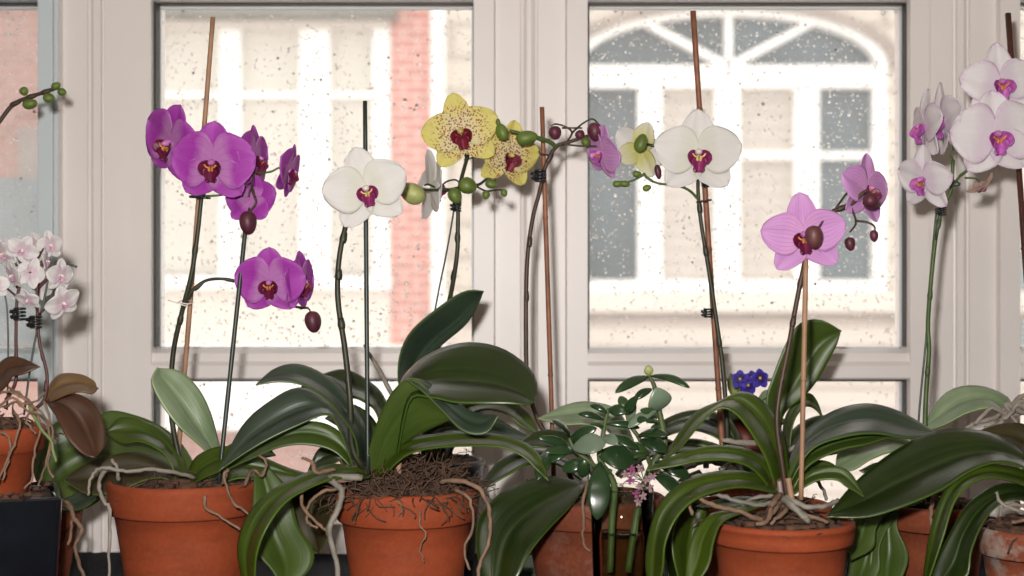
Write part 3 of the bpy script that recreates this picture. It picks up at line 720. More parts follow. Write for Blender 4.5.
MB().lathe([(0.004, 0), (0.034, 0), (0.036, .002), (0.0455, 0.040), (0.0475, 0.0405), (0.0505, 0.0415), (0.0525, 0.062), (0.0515, 0.064), (0.0475, 0.064), (0.0465, 0.06), (0.034, 0.006), (0.004, 0.006)], A.location, 64).build('pot', M['terra'], A)
mix(A, A.location+Vector((0, 0, 0.056)), 0.0465, chips=40, rootlets=120, mound=0.012, seed=5)
aY = 0.0
for pts in ([(5, 408, -.02), (15, 402, -.03), (30, 412, -.035), (45, 420, -.01), (50, 445, -.005), (44, 470, -.01), (38, 486, -.02)],
            [(-8, 425, -.03), (2, 432, -.04), (10, 440, -.045), (8, 462, -.045), (2, 480, -.05)],
            [(14, 412, -.03), (20, 425, -.042), (14, 445, -.046), (4, 468, -.048), (-4, 486, -.05)],
            [(36, 410, -.02), (40, 430, -.03), (34, 455, -.035), (32, 478, -.04), (24, 489, -.045)],
            [(44, 400, 0), (50, 418, 0), (54, 440, 0), (48, 462, -.005), (53, 478, -.01)],
            [(0, 405, -.03), (12, 398, -.035), (24, 404, -.035), (38, 400, -.02), (46, 392, 0)],
            [(-6, 395, -.02), (10, 392, -.03), (25, 400, -.03), (40, 412, -.02), (52, 428, -.005), (50, 452, -.01)],
            [(8, 388, 0), (22, 395, -.01), (34, 408, -.02), (26, 420, -.035), (36, 434, -.038)]):
    root(A, pts, 0.0012, 'root_brown')
root(A, [(30, 405, -.02), (40, 428, -.03), (50, 440, -.03), (56, 462, -.03)], 0.0017, 'root_green', label='green-tipped aerial root')
for pts in ([(6, 400, 0), (16, 380, 0), (16, 340, 0), (17, 300, 0), (22, 270, 0), (14, 250, 0)], [(30, 412, 0), (44, 400, 0), (47, 375, 0), (40, 345, 0), (38, 325, 0), (37, 290, 0), (42, 262, 0)]): spike(A, pts, 0.0016, 'stem_maroon', (1.5, 2.6))
px_tube(A, 'support_wire', [(24, 415, .01), (30, 370, .01), (38, 325, .01), (44, 300, .01), (49, 276, .01), (53, 264, .01), (60, 262, .01), (77, 267, .01)], 0.0011, 'wire')
px_tube(A, 'support_wire', [(7, 410, .005), (8, 370, .005), (8, 330, .005), (5, 296, .005), (-6, 291, .005)], 0.0009, 'wire')
clip(A, 20, 314, 0, 14); clip(A, 36, 322, 0, 14)
for px, py, yy, d, yaw, pit, rol in ((4, 254, 0, 34, -35, 20, 15), (22, 250, -.01, 34, 15, 30, -30), (39, 249, .01, 38, 70, -10, 15), (50, 246, .015, 32, 55, 0, 10), (13, 276, -.012, 32, -50, 20, 0), (31, 274, -.01, 34, 165, 10, 20), (42, 284, .015, 34, 150, 0, 40), (60, 276, 0, 36, 62, 10, 0), (63, 303, -.005, 40, 52, 25, 25), (28, 300, -.01, 28, -20, 40, 0), (46, 262, .0, 30, 100, 0, 0), (-5, 285, 0, 30, 0, 10, 0)):
    flower(A, px, py, 0.0+yy, d, yaw, pit, rol, 'p_mini', 'lip_pale', 'callus_yellow', 'col_white', 'open', stalk=[(38 if px > 20 else 17, py+12, 0)], stalk_mat='stem_maroon', lip_scale=0.7)
leaf(A, [(-12, 395), (-4, 368), (8, 357), (22, 358), (39, 366)], [(-6, 397), (6, 385), (12, 376), (24, 373), (39, 366)], (0, -.02), (.008, -.008), mat='leaf_red', under='leaf_red')
leaf(A, [(46, 400), (49, 385), (60, 374), (80, 374), (94, 381), (97, 388)], [(50, 402), (60, 397), (70, 393), (82, 391), (92, 393), (97, 388)], (0, -.01), (.012, -.008), mat='leaf_tan', under='leaf_red')
leaf(A, [(46, 400), (57, 418), (68, 438), (82, 453), (95, 457)], [(49, 398), (72, 393), (92, 402), (104, 422), (105, 445), (95, 457)], (0, -.03), (-.006, .010), mat='leaf_red', under='leaf_red')

# ---- bud spray leaning in from beyond the left edge
p0, _ = pot_at(-95, 480, 0.2)
Q = thing('potted_orchid', 'orchid beyond the left edge, only an arching spray of small green buds showing', 'potted orchid', p0)
pot(Q, p0, 0.05, 0.10); mix(Q, p0+Vector((0, 0, .092)), .043, seed=9)
spike(Q, [(-95, 495, .2), (-92, 400, .2), (-70, 270, .2), (-30, 165, .2), (0, 121, .2), (14, 104, .2), (30, 97, .2), (45, 92, .2), (57, 88, .2)], 0.0024, 'stem_brown', (5.0, 6.0, 7.0))
for a in ((56, 86, 9, 6, 60), (62, 92, 8, 6, 100), (49, 98, 11, 8, 100), (30, 104, 14, 9, 80), (24, 91, 8, 7, 30)):
    bud(Q, a[0], a[1], .2, a[3]+2, a[2]+1, 'bud_green', a[4])
leaf(Q, [(-95, 485), (-130, 460), (-170, 470), (-200, 500)], [(-90, 490), (-120, 485), (-160, 495), (-200, 500)], (.2, .15))

# ---- clay pot behind the black planter
p0, zt2 = pot_at(26, 505, 0.2)
B = thing('potted_orchid', 'clay pot half hidden behind the black planter, a broad green leaf above it', 'potted orchid', p0)
pot(B, p0, 0.060, zt2, 'terra_dark'); mix(B, p0+Vector((0, 0, zt2-.008)), .052, seed=8)
leaf(B, [(40, 490), (30, 455), (48, 428), (80, 415), (115, 425), (150, 455)], [(46, 498), (62, 512), (88, 507), (115, 487), (135, 470), (150, 455)], (.2, .26), (.02, -.015), mat='leaf_under')
leaf(B, [(40, 498), (60, 500), (80, 492), (105, 488)], [(40, 503), (60, 510), (85, 507), (105, 488)], (.19, .15), (.01, -.012), mat='leaf_sheen_grey')
root(B, [(60, 500, .15), (70, 505, .13), (74, 518, .12), (82, 530, .12), (75, 545, .12), (78, 560, .11), (84, 580, .1), (84, 605, .1)], .0022)
root(B, [(50, 502, .15), (64, 506, .13), (72, 512, .125), (71, 530, .125), (68, 545, .125)], .0017)

# ---- big clay pot with the magenta orchid
p0, zc_ = pot_at(186, 479, 0.12)
Cc = thing('potted_orchid', 'magenta orchid with a tall tan stake in the large clay pot on the left', 'potted orchid', p0)
pot(Cc, p0, 0.0796, zc_); mix(Cc, p0+Vector((0, 0, zc_-.010)), .071, chips=60, rootlets=60, mound=.008, seed=11)
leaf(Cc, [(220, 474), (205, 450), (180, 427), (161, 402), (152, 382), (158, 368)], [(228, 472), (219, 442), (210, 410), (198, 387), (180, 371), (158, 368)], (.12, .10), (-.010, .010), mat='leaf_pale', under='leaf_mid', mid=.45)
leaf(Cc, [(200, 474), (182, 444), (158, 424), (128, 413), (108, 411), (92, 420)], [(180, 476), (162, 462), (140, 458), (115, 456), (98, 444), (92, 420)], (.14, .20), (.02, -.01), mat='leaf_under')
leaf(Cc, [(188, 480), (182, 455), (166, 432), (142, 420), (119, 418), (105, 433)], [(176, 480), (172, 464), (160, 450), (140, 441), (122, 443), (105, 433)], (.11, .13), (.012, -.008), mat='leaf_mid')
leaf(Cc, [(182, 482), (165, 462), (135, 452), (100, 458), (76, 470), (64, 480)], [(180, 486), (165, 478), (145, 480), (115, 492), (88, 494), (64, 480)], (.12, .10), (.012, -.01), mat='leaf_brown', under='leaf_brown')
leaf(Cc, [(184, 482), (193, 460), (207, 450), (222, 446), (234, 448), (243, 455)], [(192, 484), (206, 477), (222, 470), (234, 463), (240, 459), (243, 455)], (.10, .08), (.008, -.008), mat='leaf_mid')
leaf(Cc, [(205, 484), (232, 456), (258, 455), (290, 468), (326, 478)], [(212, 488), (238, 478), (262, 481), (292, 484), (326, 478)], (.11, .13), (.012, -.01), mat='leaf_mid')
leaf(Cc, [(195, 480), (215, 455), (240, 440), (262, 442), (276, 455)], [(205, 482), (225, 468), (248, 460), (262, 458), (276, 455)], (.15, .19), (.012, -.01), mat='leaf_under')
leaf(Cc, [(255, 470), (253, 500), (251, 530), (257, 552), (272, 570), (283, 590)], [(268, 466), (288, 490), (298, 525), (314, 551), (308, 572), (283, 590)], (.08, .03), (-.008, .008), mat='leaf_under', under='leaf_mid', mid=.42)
spike(Cc, [(192, 484, .12), (180, 460, .13), (171, 410, .13), (173, 355, .13), (182, 312, .125), (192, 272, .12), (198, 230, .12), (202, 195, .12), (208, 178, .13)], .0026, 'stem', (2.5, 3.8, 5.5, 7.1))
spike(Cc, [(181, 316, .126), (190, 294, .12), (205, 281, .12), (225, 279, .12), (242, 283, .125), (262, 288, .13), (290, 305, .13), (308, 308, .12)], .0016, 'stem', (1.5, 3.2), 'side_stem')
stake(Cc, (176, 482, .15), (213, 17, .14), .0026, 'stake_tan', 2)
stake(Cc, (218, 490, .09), (247, 214, .12), .0024, 'stake_black', 0)
spike(Cc, [(204, 196, .125), (222, 195, .13), (240, 190, .13), (252, 180, .13), (254, 170, .13)], .0011, 'stem_green', (), 'side_stem')
spike(Cc, [(253, 166, .13), (252, 188, .125), (256, 202, .12), (249, 212, .12)], .0013, 'stem_brown', (1.2,), 'side_stem')
px_tube(Cc, 'tie', [(200, 197, .12), (190, 197, .118), (206, 198, .112), (209, 198, .125), (192, 196, .145), (190, 197, .118)], .0011, 'black_plastic')
px_tube(Cc, 'tie', [(178, 302, .12), (188, 304, .118), (193, 302, .13), (184, 300, .145), (178, 303, .12), (186, 306, .116), (168, 300, .12)], .0006, 'col_white')
kw = dict(mat='p_magenta', style='full')
flower(Cc, 171, 144, .13, 86, -40, 10, -26, stalk=[(205, 180, .14)], **kw)
flower(Cc, 213, 164, .10, 88, -6, 8, -3, stalk=[(208, 180, .13)], **kw)
flower(Cc, 254, 160, .13, 74, 76, 0, -8, stalk=[(253, 170, .13)], **kw)
flower(Cc, 251, 200, .135, 56, 165, 12, 0, stalk=[(253, 185, .13)], stalk_mat='stem_brown', **kw)
flower(Cc, 289, 172, .12, 60, 80, 12, -14, stalk=[(256, 173, .125), (270, 172, .12)], stalk_mat='stem_green', **kw)
flower(Cc, 270, 283, .11, 74, -4, 12, 0, stalk=[(262, 288, .128)], **kw)
flower(Cc, 300, 283, .13, 66, 72, 4, 0, stalk=[(295, 304, .128)], **kw)
bud(Cc, 313, 322, .115, 17, 22, 'bud_maroon', 170, [(300, 309, .125), (309, 309, .12)], 'stem_brown')
bud(Cc, 248, 223, .11, 18, 24, 'bud_maroon', 175, [(249, 208, .12)], 'stem_brown')
for pts in ([(195, 478, .09), (170, 471, .06), (145, 470, .05), (122, 471, .04), (102, 468, .035), (92, 476, .03), (88, 495, .03)],
            [(106, 470, .05), (99, 482, .035), (103, 500, .03), (110, 510, .03), (109, 540, .03), (109, 580, .03), (110, 620, .03)],
            [(118, 480, .05), (118, 470, .045), (112, 459, .045)]):
    root(Cc, pts, .0019, 'root_pale')
for pts in ([(222, 484, .06), (228, 470, .05), (224, 478, .045), (232, 500, .035), (246, 512, .035), (260, 518, .04)], [(244, 486, .07), (252, 470, .06), (262, 476, .05), (266, 462, .05), (258, 455, .05)], [(205, 496, .04), (206, 508, .037), (222, 518, .034), (240, 530, .035)]):
    root(Cc, pts, .0016, 'root_brown')
# ---- centre clay pot, white orchid
p0, zd = pot_at(407, 487, 0.08)
Dd = thing('potted_orchid', 'white orchid on a thin black rod in the centre clay pot topped with tangled roots', 'potted orchid', p0)
pot(Dd, p0, 0.072, zd); mix(Dd, p0+Vector((0, 0, zd-.006)), .064, chips=10, rootlets=1100, mound=.018, seed=21, spread=1.12)
leaf(Dd, [(364, 470), (350, 430), (330, 402), (300, 387), (268, 402), (241, 427), (219, 470)], [(356, 472), (338, 425), (325, 414), (300, 424), (272, 437), (246, 452), (219, 470)], (.08, .04), (.02, -.006), mat='leaf_sheen_grey', mid=.62)
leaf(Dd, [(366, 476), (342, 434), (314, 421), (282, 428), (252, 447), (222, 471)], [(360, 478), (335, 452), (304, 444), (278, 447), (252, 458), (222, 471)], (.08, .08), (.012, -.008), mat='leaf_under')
leaf(Dd, [(368, 478), (374, 446), (354, 405), (330, 378), (300, 364), (275, 368), (256, 384)], [(360, 478), (356, 440), (343, 418), (326, 398), (302, 384), (278, 381), (256, 384)], (.08, 0), (.016, -.012), mat='leaf_sheen_grey', mid=.55)
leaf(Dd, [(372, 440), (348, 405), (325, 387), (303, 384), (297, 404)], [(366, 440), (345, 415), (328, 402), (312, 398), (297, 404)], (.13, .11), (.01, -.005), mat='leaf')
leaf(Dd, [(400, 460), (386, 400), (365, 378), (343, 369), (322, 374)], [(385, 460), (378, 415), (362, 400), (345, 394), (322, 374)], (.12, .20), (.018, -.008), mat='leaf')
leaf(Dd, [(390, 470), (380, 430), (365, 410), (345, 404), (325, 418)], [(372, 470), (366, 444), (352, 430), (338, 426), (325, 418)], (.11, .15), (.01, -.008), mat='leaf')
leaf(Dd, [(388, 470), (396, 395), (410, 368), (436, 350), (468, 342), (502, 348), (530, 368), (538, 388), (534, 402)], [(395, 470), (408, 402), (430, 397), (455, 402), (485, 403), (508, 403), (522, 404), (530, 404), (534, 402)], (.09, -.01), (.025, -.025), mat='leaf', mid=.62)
leaf(Dd, [(364, 474), (374, 430), (392, 392), (412, 378), (431, 394), (452, 419)], [(384, 474), (398, 450), (414, 438), (428, 430), (440, 425), (452, 419)], (.07, .0), (-.004, .010), fold=.0, mat='leaf_under', under='leaf_sheen_grey', mid=.5)
leaf(Dd, [(406, 378), (424, 380), (446, 394), (472, 411), (498, 415)], [(408, 380), (424, 392), (444, 412), (464, 431), (486, 433), (498, 415)], (.022, -.02), (.012, -.008), fold=.10, mat='leaf_sheen_grey', under='leaf_under', name='leaf_tip', label='turned-over grey green leaf half')
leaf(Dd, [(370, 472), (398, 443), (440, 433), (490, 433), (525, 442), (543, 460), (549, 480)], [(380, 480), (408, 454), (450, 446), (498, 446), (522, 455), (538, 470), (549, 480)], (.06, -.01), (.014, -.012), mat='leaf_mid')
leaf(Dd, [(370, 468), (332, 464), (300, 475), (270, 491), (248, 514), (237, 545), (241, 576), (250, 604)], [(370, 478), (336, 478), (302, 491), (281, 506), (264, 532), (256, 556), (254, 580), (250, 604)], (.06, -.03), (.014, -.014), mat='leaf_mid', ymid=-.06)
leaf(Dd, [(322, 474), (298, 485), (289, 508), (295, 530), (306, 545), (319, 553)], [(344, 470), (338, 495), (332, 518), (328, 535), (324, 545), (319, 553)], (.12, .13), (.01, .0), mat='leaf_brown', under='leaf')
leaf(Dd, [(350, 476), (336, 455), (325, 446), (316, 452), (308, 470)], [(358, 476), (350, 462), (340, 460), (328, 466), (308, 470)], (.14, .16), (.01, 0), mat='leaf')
spike(Dd, [(374, 480, .08), (362, 466, .06), (352, 445, .055), (350, 400, .05), (345, 350, .055), (338, 300, .06), (339, 260, .06), (346, 225, .065), (354, 205, .08)], .0031, 'stem', (3.4, 4.5, 5.6, 6.6))
stake(Dd, (368, 486, .06), (365, 101, .085), .0023, 'stake_black', 0)
flower(Dd, 366, 190, .05, 88, 8, 4, 14, 'p_white', 'lip_magenta', 'callus_yellow', 'col_white', 'open', stalk=[(354, 205, .08)], lip_scale=.92)
for pts, mt, r in (([(362, 478, .02), (330, 478, .01), (342, 490, -.005), (338, 510, -.01), (330, 530, -.012), (336, 560, -.012), (340, 600, -.01)], 'root_grey', .0030),
                ([(340, 492, 0), (335, 512, -.01), (327, 532, -.01), (335, 552, -.012), (338, 590, -.01)], 'root_brown', .0016),
                ([(352, 480, .02), (318, 482, .01), (302, 492, .0), (304, 508, -.01), (318, 524, -.01), (326, 530, -.01)], 'root_brown', .0018),
                ([(335, 470, .02), (316, 472, .0), (312, 462, 0), (302, 458, 0)], 'root_brown', .0020),
                ([(345, 488, .01), (322, 492, 0), (308, 505, -.005), (308, 522, -.005), (318, 528, -.008)], 'root_brown', .0015),
                ([(440, 482, .03), (466, 482, .01), (482, 492, .005), (490, 515, .005), (488, 545, .005), (478, 570, .0), (484, 605, 0)], 'root_brown', .0021),
                ([(455, 490, .02), (470, 500, .01), (472, 530, .008), (464, 548, .008), (470, 570, .005)], 'root_brown', .0015),
                ([(420, 510, .003), (420, 525, .0), (426, 535, .0), (420, 548, .003), (424, 562, .005)], 'root_brown', .0008),
                ([(398, 500, .006), (402, 510, .0), (398, 516, .0)], 'root_brown', .0007)):
    root(Dd, pts, r, mt)
stake(Dd, (398, 492, .06), (399, 462, .065), .003, 'stake_tan', 0, 'cut_stem')
px_tube(Dd, 'aerial_root', [(395, 400, .14), (380, 372, .16), (368, 352, .17), (364, 345, .175)], [.0028, .0024, .002, .0012], 'root_grey', 7, 4, .0004)

# ---- yellow speckled orchid in the black pot behind
p0, zz = pot_at(432, 459, 0.255)
Yy = thing('potted_orchid', 'yellow speckled orchid in a black pot standing behind the centre clay pot', 'potted orchid', p0)
pot(Yy, p0, .060, zz, 'black_plastic', taper=.75); mix(Yy, p0+Vector((0, 0, zz-.008)), .052, seed=31, rootlets=40)
leaf(Yy, [(425, 460), (403, 400), (399, 365), (409, 335), (436, 310), (464, 292), (483, 292)], [(432, 460), (412, 392), (426, 362), (446, 342), (466, 325), (478, 306), (483, 292)], (.25, .17), (-.004, .014), mat='leaf_sheen_grey', under='leaf_pale', mid=.7)
leaf(Yy, [(436, 462), (446, 412), (478, 399), (508, 399), (530, 414), (539, 434)], [(444, 462), (462, 425), (480, 410), (504, 412), (522, 426), (539, 434)], (.25, .20), (.012, -.012), mat='leaf_mid')
leaf(Yy, [(438, 462), (445, 420), (470, 410), (500, 420), (522, 432), (545, 440)], [(446, 464), (460, 436), (478, 431), (500, 437), (522, 440), (545, 440)], (.24, .15), (.012, -.012), mat='leaf_sheen_grey')
leaf(Yy, [(430, 462), (420, 430), (440, 418), (470, 428), (488, 440)], [(440, 464), (440, 445), (452, 438), (470, 438), (488, 440)], (.22, .15), (.012, -.012), mat='leaf')
spike(Yy, [(432, 462, .25), (433, 400, .24), (440, 335, .22), (450, 298, .2), (457, 255, .19), (458, 222, .19), (459, 190, .19), (468, 155, .2)], .0026, 'stem', (2.4, 3.5, 4.5, 5.6))
px_tube(Yy, 'support_wire', [(425, 462, .25), (424, 380, .24), (436, 305, .21), (447, 250, .2), (454, 210, .19)], .0010, 'wire')
clip(Yy, 457, 207, .19, 10)
spike(Yy, [(459, 188, .19), (448, 190, .18), (436, 190, .175), (422, 190, .17)], .0018, 'stem', (1.2,), 'side_stem')
spike(Yy, [(459, 188, .19), (470, 187, .18), (480, 184, .175), (487, 179, .17), (492, 180, .17)], .0016, 'stem', (1.2,), 'side_stem')
spike(Yy, [(476, 186, .18), (486, 191, .17), (497, 190, .165), (503, 190, .16)], .0010, 'stem', (), 'side_stem')
spike(Yy, [(438, 190, .176), (446, 182, .175), (456, 180, .18), (461, 186, .19)], .0010, 'stem', (), 'side_stem')
bud(Yy, 412, 193, .165, 21, 27, 'bud_lime', -60)
bud(Yy, 455, 196, .165, 14, 16, 'bud_green', 150); bud(Yy, 468, 186, .165, 17, 18, 'bud_green', 110); bud(Yy, 491, 184, .16, 9, 12, 'bud_green', 100)
bud(Yy, 486, 195, .16, 8, 9, 'bud_green', 180); bud(Yy, 504, 193, .155, 7, 8, 'bud_green', 160)
yk = dict(mat='p_yellow', lip='lip_red', cal='lip_red', colm='callus_yellow', style='std')
flower(Yy, 461, 133, .15, 82, 0, 4, 12, stalk=[(466, 160, .2)], stalk_mat='stem_green', **yk)
flower(Yy, 509, 156, .18, 72, 28, 10, -8, stalk=[(464, 160, .2), (480, 156, .2)], stalk_mat='stem_green', **yk)
flower(Yy, 432, 187, .2, 76, 112, 0, -8, 'p_white', 'lip_magenta', 'callus_yellow', 'col_white', 'open', stalk=[(440, 190, .18)], label='white flower seen from the side', sep_mat='p_white')

# ---- orchid behind the glass: brown stem, maroon buds
p0, ze = pot_at(592, 495, 0.15)
E = thing('potted_orchid', 'orchid with maroon buds in the stained clay pot behind the drinking glass', 'potted orchid', p0)
pot(E, p0, .0770, ze, 'terra_salt'); mix(E, p0+Vector((0, 0, ze-.010)), .069, chips=60, rootlets=60, seed=41)
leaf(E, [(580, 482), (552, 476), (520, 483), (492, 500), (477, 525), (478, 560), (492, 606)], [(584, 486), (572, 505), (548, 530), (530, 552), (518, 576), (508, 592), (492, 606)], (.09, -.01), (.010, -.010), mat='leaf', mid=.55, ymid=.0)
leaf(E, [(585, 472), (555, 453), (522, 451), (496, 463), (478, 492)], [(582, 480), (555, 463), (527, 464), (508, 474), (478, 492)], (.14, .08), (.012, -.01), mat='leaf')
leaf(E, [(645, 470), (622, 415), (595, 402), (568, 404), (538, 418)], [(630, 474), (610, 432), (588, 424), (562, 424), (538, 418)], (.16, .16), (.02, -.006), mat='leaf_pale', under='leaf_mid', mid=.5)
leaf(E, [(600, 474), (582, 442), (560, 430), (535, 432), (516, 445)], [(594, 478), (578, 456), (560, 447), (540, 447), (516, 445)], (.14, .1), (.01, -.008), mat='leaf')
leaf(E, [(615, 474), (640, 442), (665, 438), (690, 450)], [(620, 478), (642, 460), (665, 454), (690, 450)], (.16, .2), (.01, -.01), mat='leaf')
spike(E, [(572, 480, .15), (556, 446, .16), (540, 424, .17), (528, 385, .18), (526, 330, .18), (527, 265, .18), (532, 222, .18), (540, 190, .175), (546, 165, .17), (556, 147, .17), (566, 143, .17), (588, 136, .165)], .0024, 'stem_brown', (3.2, 4.5, 5.5, 7.4, 8.3))
stake(E, (554, 484, .19), (542, 107, .175), .0026, 'stake_brown', 2)
clip(E, 540, 176, .17, 13)
for pts in ([(556, 147, .17), (548, 141, .165), (530, 136, .155), (510, 131, .15)],):
    spike(E, pts, .0024, 'stem_green', (1.3,), 'side_stem')
for pts in ([(566, 143, .17), (572, 133, .165), (566, 127, .16), (556, 124, .16), (551, 126, .155)], [(572, 133, .165), (582, 124, .16), (592, 119, .16), (598, 123, .155)], [(562, 128, .16), (573, 128, .16), (582, 128, .155)], [(548, 155, .17), (541, 154, .165), (539, 151, .165)]):
    spike(E, pts, .0010, 'stem_brown', (), 'side_stem')
for b_ in ((555, 133, 13, 14, 'bud_maroon', 170), (580, 135, 10, 10, 'bud_maroon', 150), (595, 132, 16, 19, 'bud_maroon', 170), (586, 142, 11, 9, 'bud_green', 60), (527, 138, 15, 22, 'bud_green', 80), (502, 132, 13, 18, 'bud_green', -20), (498, 122, 5, 7, 'bud_green', 0)):
    bud(E, b_[0], b_[1], .15, b_[2], b_[3], b_[4], b_[5])
flower(E, 602, 153, .15, 60, -62, 14, -22, 'p_pink', 'lip_violet', 'callus', 'col_pink', 'full', stalk=[(562, 144, .165), (580, 146, .16)], stalk_mat='stem_brown')
root(E, [(588, 482, .09), (583, 500, .072), (584, 520, .07), (583, 540, .075), (590, 552, .08)], .0016, 'root_brown')

# ---- green bowl
p0, zg = pot_at(540, 562, 0.28)
Bw = thing('bowl', 'pale green glazed bowl low between the centre clay pot and the stained one', 'bowl', p0)
MB().lathe([(0.004, 0), (0.018, 0), (0.02, 0.003), (0.034, 0.018), (0.040, zg), (0.0385, zg+.001), (0.037, zg), (0.031, 0.018), (0.004, 0.005)], p0, 48).build('bowl_body', M['celadon'], Bw)
MB().lathe([(0.0401, zg-.004), (0.0412, zg-.003), (0.0412, zg-.001), (0.0401, zg)], p0, 48).build('rim_band', M['celadon'], Bw)

# ---- drinking glass and the jade plant
p0, zv = pot_at(622, 487, 0.035)
V = thing('drinking_glass', 'clear drinking glass half full of water in front of the stained clay pot', 'glass', p0)
gr = 0.0305
MB().lathe([(0.002, 0), (gr-.006, 0), (gr-.004, .002), (gr-.003, .03), (gr-.001, .09), (gr, zv-.001), (gr-.001, zv), (gr-.0022, zv-.001), (gr-.0035, .09), (gr-.0058, .03), (gr-.0075, .007), (.002, .007)], p0, 56).build('glass_body', M['glass'], V)
zw = P(0, 533, .035).z
MB().lathe([(0.002, .0072), (gr-.0078, .0074), (gr-.0061, .03), (gr-.0038, .09 if zw > .09 else zw-.002), (gr-.0037, zw), (.002, zw)], p0, 56).build('water', M['water'], V)
J = thing('jade_plant', 'jade plant cuttings with thick glossy oval leaves standing in the drinking glass', 'houseplant', (p0.x, p0.y, .0085))
def jleaf(base, tip, w, mat='jade', Y0=.03, Y1=.02, th=.0022, face=0.6, name='leaf'):
    a, b = P(base[0], base[1], Y0), P(tip[0], tip[1], Y1); ax = b-a; ln = ax.length; ax.normalize()
    fr_ = Vector((0, -1, 0.0))*face+Vector((0, 0, 1))*(1-face)
    nrm = (fr_-ax*fr_.dot(ax)).normalized(); side = ax.cross(nrm)
    W = w/2*s_at(Y0); n, m = 14, 14; rows = []
    for i in range(n+1):
        t = i/n; t = 0.5*t+0.5*(1-math.cos(PI*t))/2
        wd = W*max(0.0, math.sin(PI*t**1.25))**0.62+W*0.14*(1-t)
        tk = th*(max(0.0, math.sin(PI*t**1.1))**0.5)+.0006*(1-t)+.0001
        c_ = a+ax*(ln*t)+nrm*(0.10*ln*math.sin(PI*t))
        rows.append([c_+side*(wd*math.cos(2*PI*j/m))+nrm*(tk*math.sin(2*PI*j/m)+.10*wd*math.cos(2*PI*j/m)**2) for j in range(m)])
    MB().grid(rows, close=True).build(name, M[mat], J)
px_tube(J, 'stem', [(628, 572, .035), (636, 520, .035), (650, 470, .04), (664, 445, .045), (662, 425, .045), (657, 400, .045), (654, 385, .045), (649, 376, .045)], [.0036, .0036, .0036, .0036, .0032, .0026, .0022, .0016], 'jade_stem', 9)
px_tube(J, 'stem', [(610, 572, .035), (612, 520, .035), (614, 484, .03), (600, 460, .025), (603, 435, .025), (606, 418, .03), (609, 408, .03)], [.0034, .0034, .0034, .003, .0024, .002, .0015], 'jade_stem', 9)
px_tube(J, 'stem', [(608, 478, .03), (590, 462, .02), (575, 450, .02), (569, 438, .02)], [.0026, .0024, .002, .0014], 'jade_stem', 9)
px_tube(J, 'stem', [(652, 468, .04), (640, 440, .035), (630, 425, .035), (626, 412, .035)], [.0026, .0022, .002, .0014], 'jade_stem', 9)
for a in (((649, 377), (615, 393), 11, 'jade'), ((651, 376), (690, 388), 10, 'jade'), ((652, 389), (634, 400), 9, 'jade'), ((656, 388), (660, 410), 25, 'jade_pale'),
          ((656, 411), (628, 428), 12, 'jade_pale'), ((657, 418), (640, 410), 9, 'jade_mid'), ((657, 425), (646, 422), 8, 'jade'), ((650, 430), (660, 428), 9, 'jade_mid'),
          ((626, 414), (637, 396), 10, 'jade'), ((627, 412), (620, 396), 10, 'jade_mid'), ((630, 424), (634, 398), 8, 'jade_pale'), ((628, 424), (648, 420), 9, 'jade'),
          ((608, 410), (628, 412), 12, 'jade'), ((607, 413), (590, 405), 8, 'jade'), ((604, 420), (578, 414), 8, 'jade'), ((606, 424), (640, 428), 8, 'jade'), ((604, 430), (590, 424), 8, 'jade_mid'),
          ((602, 436), (640, 450), 12, 'jade'), ((603, 438), (618, 444), 12, 'jade_pale'), ((570, 438), (552, 421), 12, 'jade'), ((570, 440), (597, 428), 12, 'jade'), ((568, 445), (538, 438), 9, 'jade'),
          ((570, 450), (546, 462), 14, 'jade'), ((572, 449), (575, 452), 4, 'jade'), ((598, 454), (636, 464), 26, 'jade'), ((590, 462), (562, 470), 14, 'jade'),
          ((640, 440), (668, 452), 16, 'jade'), ((638, 436), (668, 436), 12, 'jade'), ((648, 452), (628, 446), 12, 'jade_mid'), ((655, 462), (690, 478), 16, 'jade'), ((650, 470), (684, 500), 16, 'jade'),
          ((634, 458), (650, 450), 10, 'jade_mid'), ((586, 455), (582, 478), 12, 'jade'), ((548, 452), (538, 480), 14, 'jade'), ((575, 452), (545, 452), 12, 'jade'), ((612, 470), (600, 478), 10, 'jade_mid')):
    jleaf(a[0], a[1], a[2], a[3], .03+random.uniform(-.01, .015), .02+random.uniform(-.02, .02), face=random.uniform(.4, .75))
jleaf((573, 448), (606, 444), 22, 'jade_pale', .0, -.01, face=.6)  # front leaf: its highlight is put into the paler colour
jleaf((600, 462), (597, 520), 22, 'jade', .02, -.003, face=.95)
jleaf((649, 376), (648, 365), 9, 'bud_lime', .045, .04, face=.9)
K_ = thing('pink_blossom_sprig', 'sprig of tiny dusty pink blossoms hanging over the right rim of the drinking glass', 'flower', P(648, 470, .02))
px_tube(K_, 'stem', [(636, 540, .03), (640, 500, .025), (644, 480, .02), (648, 468, .01)], .001, 'stem_green')
rd = random.Random(4)
